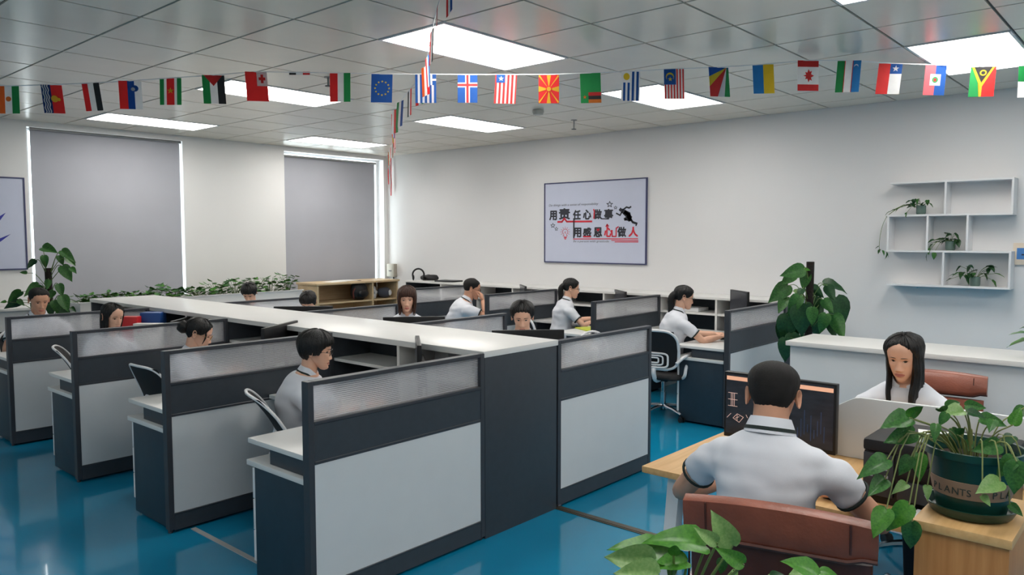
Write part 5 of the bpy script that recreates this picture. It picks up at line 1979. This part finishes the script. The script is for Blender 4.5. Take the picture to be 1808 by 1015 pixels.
LV = {}
for key, m in (('A', M_leafA), ('B', M_leafB), ('C', M_leafC), ('D', M_leafD)):
    LV[key] = [leaf_mesh('leaf', m, d, fo, .02, w, i) for i, (d, fo, w) in enumerate(((.25, .16, .66), (.45, .22, .60), (.10, .30, .64)))]


def add_leaf(parent, pos, az, el, size, key='A', roll=0, var=None, label=None):
    """az/el degrees of the leaf's pointing direction"""
    me = LV[key][rng.randrange(3) if var is None else var]
    o = bpy.data.objects.new('leaf', me)
    C.objects.link(o)
    o.parent = parent
    d = Vector((math.cos(R(az)) * math.cos(R(el)), math.sin(R(az)) * math.cos(R(el)), math.sin(R(el))))
    s_ = Vector((-math.sin(R(az)), math.cos(R(az)), 0))
    n = d.cross(s_)
    q = Matrix.Rotation(R(roll), 3, d)
    s_, n = q @ s_, q @ n
    M4 = Matrix((d, s_, n)).transposed().to_4x4()
    M4 = M4 @ Matrix.Diagonal((size, size, size, 1))
    M4.translation = Vector(pos)
    o.matrix_local = M4
    return o


def pole_plant(label, loc, leaves, ph):
    t = thing('pole_plant', label, 'potted plant', loc)
    MB().lathe((0, 0, 0), [(.11, 0), (.13, .02), (.16, .28), (.17, .30), (.16, .30), (.155, .26)], 26).build('pot', M_blackmat, t, smooth=True, angle=50)
    MB().cyl((0, 0), .15, .22, .262, 24).build('soil', M_soil, t)
    MB().tube([(0, 0, .263), (.005, .004, ph * .5), (0, 0, ph)], .034, 12).build('moss_pole', M_pole, t, smooth=True)
    stm = MB()
    for (dx, dy, z, az, el, size, key, roll) in leaves:
        p = Vector((dx, dy, z))
        hd_ = max(.01, math.hypot(dx, dy))
        a = Vector((.03 * dx / hd_, .03 * dy / hd_, min(ph - .04, max(.27, z - .06 - .3 * hd_))))
        mid = a.lerp(p, .55) + Vector((0, 0, .05))
        stm.tube(spline([a, mid, p], 7), [.0045, .004, .0038, .0036, .0034, .003, .0028], 5)
        add_leaf(t, p, az, el, size, key, roll)
    stm.build('stems', M_stem, t, smooth=True)
    return t


pole_plant('tall climbing plant on a dark pole at the end of the wall counter', (6.85, 2.52, 0),
           [(-0.111, 0.015, 1.437, 132, -14, 0.205, 'A', -74), (-0.036, 0.13, 1.38, 151, -31, 0.166, 'A', -51), (-0.086, 0.16, 1.289, 135, -40, 0.228, 'A', -68), (-0.023, 0.023, 1.402, 148, -77, 0.159, 'A', -50), (-0.077, 0.028, 1.436, -97, -2, 0.057, 'B', 52), (0.13, -0.073, 1.3, -60, -4, 0.219, 'D', 39), (0, -0.01, 1.276, -52, -39, 0.146, 'D', -73), (-0.018, -0.156, 1.295, -56, -63, 0.144, 'D', -78), (-0.096, -0.155, 1.178, -54, -54, 0.141, 'A', -79), (0.194, -0.163, 1.185, -105, -76, 0.312, 'D', 39), (-0.105, 0.167, 1.182, 162, -53, 0.168, 'A', -35), (-0.182, 0.022, 1.209, 138, -60, 0.2, 'A', -61), (-0.181, 0.012, 1.128, -97, -85, 0.285, 'D', 61), (-0.216, -0.101, 1.114, -118, -86, 0.159, 'A', 38), (-0.137, -0.196, 1.06, 142, -71, 0.18, 'A', -57), (0.005, -0.207, 1.042, -56, -64, 0.225, 'A', -71), (-0.125, 0.095, 1.056, -102, -85, 0.256, 'D', 56), (-0.178, 0.13, 1.034, -163, -86, 0.289, 'D', -4), (0.077, -0.047, 1.186, 142, -70, 0.152, 'D', -52), (-0.055, 0.021, 1.131, -59, -70, 0.174, 'D', -73), (-0.003, -0.049, 1.016, -75, -82, 0.194, 'D', 84), (0.083, -0.152, 0.961, -58, -69, 0.143, 'D', -80), (-0.093, 0.199, 0.958, -123, -86, 0.225, 'D', 31), (-0.096, 0.103, 1.248, -98, -30, 0.069, 'C', 43), (-0.157, 0.094, 0.868, -79, -83, 0.227, 'D', 71), (-0.238, 0.117, 0.834, -110, -86, 0.225, 'D', 43), (0.124, -0.032, 1.11, -62, -74, 0.124, 'D', -83), (0.005, 0.016, 1.003, -176, -85, 0.169, 'D', -17), (-0.095, 0.032, 1.263, 175, -46, 0.099, 'D', -22), (0.004, 0.076, 0.838, -88, -84, 0.213, 'D', 63), (0.089, -0.02, 0.838, -139, -86, 0.212, 'D', 19)], 1.50)
pole_plant('climbing plant on a dark pole by the left window behind the crew-cut person', (2.82, 8.98, 0),
           [(-0.017, 0.097, 1.615, -60, -14, 0.187, 'A', 46), (-0.041, -0.023, 1.534, -74, -81, 0.133, 'A', 34), (0.083, -0.158, 1.586, -63, -30, 0.171, 'A', 47), (0.088, -0.064, 1.532, -57, -66, 0.114, 'A', 53), (0.091, -0.14, 1.424, -55, -58, 0.185, 'A', 57), (0.138, -0.14, 1.501, -67, -32, 0.133, 'A', 32), (0.156, -0.182, 1.405, -74, -30, 0.095, 'A', 31), (-0.089, 0.081, 1.485, 156, -42, 0.117, 'D', 56), (-0.129, 0.232, 1.346, 160, 9, 0.067, 'A', -61), (-0.085, 0.024, 1.232, 147, -35, 0.172, 'A', 67), (-0.201, 0.188, 1.157, 147, -34, 0.169, 'A', 46), (-0.038, -0.12, 1.284, 152, -79, 0.107, 'A', 80), (0.047, -0.145, 1.237, -61, -72, 0.14, 'A', 48), (0.014, -0.093, 1.167, 138, -59, 0.108, 'A', 70), (0.046, -0.231, 1.119, -58, -68, 0.183, 'A', 51), (-0.014, -0.169, 1.067, -58, -68, 0.148, 'A', 51), (-0.207, 0.223, 1.041, 145, -20, 0.162, 'D', 61), (-0.234, 0.192, 1.07, -52, -41, 0.086, 'A', 56), (-0.313, 0.294, 1.051, 168, -5, 0.055, 'B', -60), (0.15, -0.167, 0.986, -77, -23, 0.077, 'D', 37), (-0.011, -0.057, 1.026, -93, -85, 0.14, 'D', 14), (0.05, -0.085, 1.006, -56, -62, 0.158, 'A', 54), (-0.031, 0.088, 1.196, 133, -28, 0.117, 'A', 70), (-0.048, -0.063, 0.95, 160, -82, 0.158, 'D', 88), (0.067, -0.198, 0.976, -64, -76, 0.161, 'D', 44), (-0.118, 0.05, 1.053, 156, -81, 0.131, 'D', 83)], 1.40)


def small_pot_plant(label, loc, leaves, vines, r=.042, h=.085):
    """glass jar of pothos cuttings on the wall shelf"""
    t = thing('jar_plant', label, 'potted plant', loc, 0, 'small plants on the wall shelf')
    MB().lathe((0, 0, 0), [(r * .85, 0), (r, h * .2), (r, h), (r * .92, h), (r * .9, h * .25), (r * .7, .006)], 20).build('jar', mat('greenish_glass', (150, 176, 168), .15, trans=.6, ior=1.2), t, smooth=True, angle=50)
    MB().cyl((0, 0), r * .82, .008, h * .55, 16).build('roots', mat('root_water', (72, 66, 44), .4, var=.4, nscale=60), t)
    sm_ = MB()
    for v in vines:
        sm_.tube(spline([(0, 0, h * .5)] + v, 14), .0022, 5)
    for (dx, dy, dz, az, el, size, key) in leaves:
        sm_.tube(spline([(0, 0, h * .6), (dx * .5, dy * .5, max(h * 1.1, dz * .7 + .02)), (dx, dy, dz)], 6), .0016, 4)
        add_leaf(t, (dx, dy, dz), az, el, size, key, rng.uniform(-20, 20))
    sm_.build('stems', M_stem, t, smooth=True)
    return t


def jar_leaves(seed, n, spread, zr, size):
    r_ = random.Random(seed)
    return [(r_.uniform(-.06, .02), r_.uniform(-spread, spread), r_.uniform(*zr), r_.uniform(90, 270), r_.uniform(-60, 20), r_.uniform(*size) * 1.35, r_.choice('ADD')) for _ in range(n)]


zs0 = 1.255 + .018
t1 = small_pot_plant('small jar plant with a trailing vine on the upper shelf board', (8.0, 1.92, 1.255 + .655 + .018), jar_leaves(1, 14, .11, (.07, .15), (.035, .06))
                     + [(-.06, .16, .07, 120, -20, .06, 'A'), (-.07, .21, .05, 120, -20, .055, 'A'), (-.06, .26, .03, 130, -20, .055, 'A'), (-.09, .10, .02, 160, -50, .05, 'A')],
                     [[(-.04, .10, .10), (-.07, .2, .05), (-.1, .28, -.02)], [(-.05, .12, .1), (-.09, .26, .0), (-.11, .31, -.12), (-.11, .33, -.28), (-.11, .32, -.36)]])
for p in [(-.11, .33, -.30, 100, -30, .045), (-.11, .32, -.33, 60, -50, .05), (-.12, .30, -.34, 250, -60, .055), (-.11, .27, -.35, 280, -50, .06), (-.12, .26, -.36, 260, -80, .06)]:
    add_leaf(t1, p[:3], *p[3:], key='A')
small_pot_plant('small jar plant in the middle of the wall shelf', (8.0, 1.665, 1.255 + .32 + .018), jar_leaves(2, 15, .10, (.07, .16), (.04, .065))
                + [(-.07, .13, .06, 120, -50, .06, 'A'), (-.09, .15, .02, 150, -70, .065, 'A'), (-.1, .11, -.02, 200, -80, .065, 'A'), (-.1, .17, -.04, 120, -80, .06, 'A'), (-.08, .12, .10, 120, -20, .06, 'D')], [])
small_pot_plant('small jar plant in the lower right shelf compartment', (8.0, 1.455, zs0), jar_leaves(3, 16, .13, (.08, .19), (.045, .075))
                + [(-.05, -.16, .12, 270, -10, .08, 'B'), (-.05, -.14, .06, 270, -50, .075, 'A'), (-.04, .16, .10, 90, 0, .05, 'D'), (-.02, .19, .06, 90, -20, .05, 'D')], [])

# row of plants in the window planter
r_ = random.Random(11)
for i in range(11):
    px = 3.33 + i * .262
    hgt = [.14, .15, .15, .20, .16, .17, .23, .24, .25, .25, .29][i]
    lab = ['leftmost', 'second', 'third', 'fourth', 'fifth', 'sixth', 'seventh', 'eighth', 'ninth', 'tenth', 'rightmost'][i]
    t = thing('trough_plant', '%s leafy plant from the left in the white window planter' % lab, 'plant', (px, 9.44, .9305), 0, 'plants in the window planter')
    fo, stm = MB(), MB()
    for k in range(44):
        a, rr = r_.uniform(0, 2 * math.pi), r_.uniform(.02, .17)
        p = Vector((rr * math.cos(a), rr * math.sin(a) * .9 - .02, r_.uniform(.05, hgt)))
        if p.y < -.19 and p.z < .09:
            p.z = .09
        d = Vector((math.cos(a) * .8, math.sin(a) * .8, r_.uniform(-.6, .4))).normalized()
        s_ = d.cross(Vector((0, 0, 1))).normalized()
        L_ = r_.uniform(.055, .095)
        n_ = d.cross(s_)
        q = [p, p + d * L_ * .35 + s_ * L_ * .46, p + d * L_ * .75 + s_ * L_ * .28 - n_ * .004, p + d * L_ - n_ * .010, p + d * L_ * .75 - s_ * L_ * .28 - n_ * .004, p + d * L_ * .35 - s_ * L_ * .46, p + d * L_ * .5 + n_ * .008]
        fo.add(q, [(0, 1, 6), (1, 2, 6), (2, 3, 6), (3, 4, 6), (4, 5, 6), (5, 0, 6)], r_.choice([0, 0, 1]))
        stm.tube([(p.x * .2, p.y * .2, 0), (p.x * .6, p.y * .6, p.z * .7), p], .002, 4)
    fo.build('foliage', [M_leafA, M_leafB], t, smooth=True)
    stm.build('stems', M_stem, t)

# foreground wooden stand with the big green pot
t = thing('wooden_stand', 'orange wooden box stand at the bottom right under the big green pot', 'stand', (2.21, .305, 0))
MB().box(0, .36, 0, .215, 0.0, .945).build('carcass', M_wood2, t, bevel=.003)
MB().box(-.006, .366, -.006, .221, .9455, .97).build('top', M_wood, t, bevel=.003)
t = thing('big_pot_plant', 'big leafy plant in a green pot with a lettered tan band', 'potted plant', (2.365, .420, .9705))
MB().lathe((0, 0, 0), [(.085, 0), (.098, .004), (.112, .030), (.107, .030), (.094, .010)], 34).build('saucer', M_pot, t, smooth=True, angle=50)
rp = lambda z: .083 + .030 * (z - .012) / .16
MB().lathe((0, 0, 0), [(rp(.012), .012), (rp(.165), .165), (.124, .166), (.126, .185), (.118, .185), (.108, .15)], 34, cap1=False).build('pot', M_pot, t, smooth=True, angle=40)
bd = MB()
NB_ = 40
bd.lathe((0, 0, 0), [(rp(.058) + .0005, .058), (rp(.058) + .002, .059), (rp(.105) + .002, .104), (rp(.105) + .0005, .105)], NB_, cap0=False, cap1=False)
bd.build('band', M_potband, t, smooth=True, angle=40)
MB().cyl((0, 0), .099, .13, .150, 30).build('soil', M_soil, t)
for (txt, a0) in (('P', 131), ('L', 143), ('A', 154.5), ('N', 166), ('T', 177.5), ('S', 187), ('P', 222), ('L', 234), ('A', 245.5)):
    a = R(a0)
    rr = rp(.082) + .0026
    nrm = Vector((math.cos(a), math.sin(a), 0))
    right = Vector((-math.sin(a), math.cos(a), 0))
    Mx = Matrix((right, Vector((0, 0, 1)), nrm)).transposed()
    pos = nrm * rr + Vector((0, 0, .070)) - right * .006
    put_text(txt, t, pos, Mx, .026, mat('dark_green_ink', (40, 52, 48), .6), name='letter', depth=.0004)
LZ = .15
big = [(-0.176, 0.117, 0.273, 148, -10, 0.098, 'A', -39), (-0.189, 0.112, 0.278, -99, 59, 0.059, 'B', -54), (-0.151, 0.109, 0.232, 133, -18, 0.092, 'A', -60), (-0.188, 0.115, 0.242, 169, 19, 0.045, 'A', 47), (-0.129, 0.04, 0.29, 138, -59, 0.042, 'A', -53), (-0.096, 0.053, 0.287, 164, 36, 0.056, 'A', 37), (-0.034, 0.061, 0.287, -47, 21, 0.055, 'A', 60), (-0.013, 0.02, 0.293, -78, 0, 0.054, 'A', 63), (-0.02, 0.021, 0.279, 150, -1, 0.084, 'C', -29), (-0.076, 0.003, 0.289, -85, -10, 0.046, 'D', 39), (-0.019, -0.016, 0.263, -71, -9, 0.072, 'A', 48), (-0.024, -0.049, 0.267, 176, -30, 0.046, 'A', -11), (-0.003, -0.09, 0.257, -40, 67, 0.056, 'B', 42), (-0.144, 0.06, 0.26, -173, -45, 0.049, 'A', -3), (0.005, 0.065, 0.188, -97, -39, 0.049, 'D', 54), (-0.096, 0.019, 0.23, -135, 49, 0.038, 'A', -29), (-0.06, -0.071, 0.211, 132, -12, 0.079, 'A', -64), (-0.108, -0.109, 0.197, 136, -50, 0.072, 'A', -51), (-0.116, -0.116, 0.189, 172, -84, 0.092, 'A', -15), (-0.133, -0.086, 0.136, 152, -10, 0.081, 'C', -39), (-0.165, -0.054, 0.1, -128, -33, 0.034, 'C', 32), (-0.04, -0.095, 0.054, -102, -34, 0.042, 'A', 52), (-0.213, 0.158, 0.163, 150, -17, 0.095, 'A', -40), (-0.219, 0.16, 0.11, 157, -29, 0.076, 'A', -35), (-0.149, 0.116, 0.163, 137, -55, 0.064, 'A', -49), (-0.135, 0.101, 0.172, -155, -64, 0.075, 'B', 8), (-0.123, 0.116, 0.15, -99, 39, 0.041, 'A', -61), (-0.161, 0.122, 0.092, 162, -7, 0.054, 'C', -32), (-0.242, 0.148, 0.039, 162, -48, 0.09, 'B', -23), (-0.213, 0.101, 0.054, 136, -49, 0.098, 'B', -54), (-0.21, 0.094, 0.01, 177, -85, 0.089, 'A', -16), (-0.124, 0.08, 0.087, -164, -40, 0.041, 'C', 2), (-0.086, 0.114, 0.21, -101, 6, 0.034, 'C', 39), (0.033, 0.033, 0.181, -129, -44, 0.04, 'D', 34), (0.072, -0.08, 0.21, 162, -17, 0.057, 'D', -26), (-0.018, 0.049, 0.227, -120, -47, 0.045, 'A', 40), (0.015, 0.009, 0.193, 179, -31, 0.044, 'A', -11), (0.081, -0.102, 0.29, 135, -41, 0.053, 'A', -50), (-0.011, -0.115, 0.17, -61, -73, 0.065, 'A', -66)]
stm = MB()
for (dx, dy, z, az, el, size, key, roll) in big:
    rr = math.hypot(dx, dy)
    a = Vector((dx * .25, dy * .25, LZ))
    if z < LZ + .06:
        m1 = Vector((dx * .8, dy * .8, LZ + .075))
        pts = [a, Vector((dx * .5, dy * .5, LZ + .06)), m1, Vector((dx, dy, z))]
    else:
        pts = [a, Vector((dx * .5, dy * .5, LZ + (z - LZ) * .65)), Vector((dx, dy, z))]
    stm.tube(spline(pts, 9), .0018, 6)
    add_leaf(t, (dx, dy, z), az, el, size * .92, key, roll)
stm.build('stems', mat('pale_stem', (132, 140, 84), .5, var=.15), t, smooth=True)

# foreground plant at the bottom of the picture
t = thing('wooden_stand', 'low wooden box stand below the picture under the foreground plant', 'stand', (1.12, .56, 0))
MB().box(0, .30, 0, .30, 0, .80).build('carcass', M_wood2, t, bevel=.003)
MB().box(-.006, .306, -.006, .306, .8005, .825).build('top', M_wood, t, bevel=.003)
t = thing('foreground_plant', 'leafy plant rising into the bottom edge in front of the leather chair', 'potted plant', (1.27, .71, .8255))
MB().lathe((0, 0, 0), [(.08, 0), (.115, .15), (.12, .165), (.11, .165), (.10, .13)], 30, cap1=False).build('pot', M_pot, t, smooth=True, angle=40)
MB().cyl((0, 0), .10, .10, .135, 28).build('soil', M_soil, t)
fgl = [(0.049, -0.039, 0.305, 139, 22, 0.114, 'B', -29), (0.001, 0.013, 0.287, 138, 19, 0.116, 'B', -23), (-0.024, -0.012, 0.302, -140, 67, 0.035, 'B', -9), (-0.077, 0, 0.304, 131, 6, 0.089, 'C', -64), (-0.098, -0.023, 0.293, 142, 9, 0.082, 'C', -48), (-0.002, -0.028, 0.287, 144, -1, 0.073, 'B', -26), (0.054, -0.06, 0.316, 129, 33, 0.046, 'C', -78), (0.093, -0.072, 0.301, 125, 59, 0.074, 'C', -87), (0.05, -0.115, 0.292, 129, 29, 0.053, 'B', -76), (0.066, -0.067, 0.283, 149, -78, 0.033, 'A', -48), (0.01, 0.006, 0.273, -177, -51, 0.036, 'B', -15), (0.121, -0.227, 0.279, 143, 33, 0.076, 'B', -35), (0.191, -0.198, 0.256, 147, 4, 0.059, 'C', -26), (0.148, -0.22, 0.276, -77, -1, 0.034, 'B', 34), (0.072, -0.087, 0.265, -141, -34, 0.02, 'C', 11), (0.12, -0.137, 0.253, -90, 31, 0.026, 'D', 32), (0.013, -0.031, 0.252, 174, -43, 0.036, 'B', -23), (-0.069, 0.033, 0.251, 154, -22, 0.048, 'B', -37), (0.142, -0.181, 0.243, -89, -35, 0.032, 'B', 42)]
stm = MB()
for (dx, dy, z, az, el, size, key, roll) in fgl:
    stm.tube(spline([(dx * .2, dy * .2, .13), (dx * .6, dy * .6, .13 + (z - .13) * .6), (dx, dy, z)], 8), .0028, 6)
    add_leaf(t, (dx, dy, z), az, el, size, key, roll)
stm.build('stems', M_stem, t, smooth=True)

# plant standing on the reception counter at the right edge
t = thing('counter_plant', 'plant on the reception counter whose leaves enter at the right edge', 'potted plant', (5.06, .53, 1.0505))
MB().lathe((0, 0, 0), [(.07, 0), (.095, .12), (.10, .13), (.09, .13), (.085, .1)], 26, cap1=False).build('pot', M_wplast, t, smooth=True, angle=40)
MB().cyl((0, 0), .085, .07, .105, 24).build('soil', M_soil, t)
cl_ = [(-.06, .10, .14, 120, 10, .11, 'A', 0), (-.02, .12, .10, 100, -20, .11, 'B', 0), (.0, .08, .16, 60, 20, .10, 'A', 0), (-.05, .02, .17, 160, 15, .11, 'B', 0), (-.04, .09, .05, 130, -55, .11, 'A', 0), (.02, -.06, .18, -60, 20, .12, 'A', 0), (-.06, -.06, .15, 220, 0, .12, 'A', 0), (.06, .02, .17, 20, 10, .12, 'A', 0), (0, 0, .2, 120, 40, .1, 'B', 0)]
stm = MB()
for (dx, dy, z, az, el, size, key, roll) in cl_:
    stm.tube(spline([(dx * .2, dy * .2, .10), (dx * .6, dy * .6, max(.15, z * .95)), (dx, dy, z)], 8), .0028, 6)
    add_leaf(t, (dx, dy, z), az, el, size, key, roll)
stm.build('stems', M_stem, t, smooth=True)
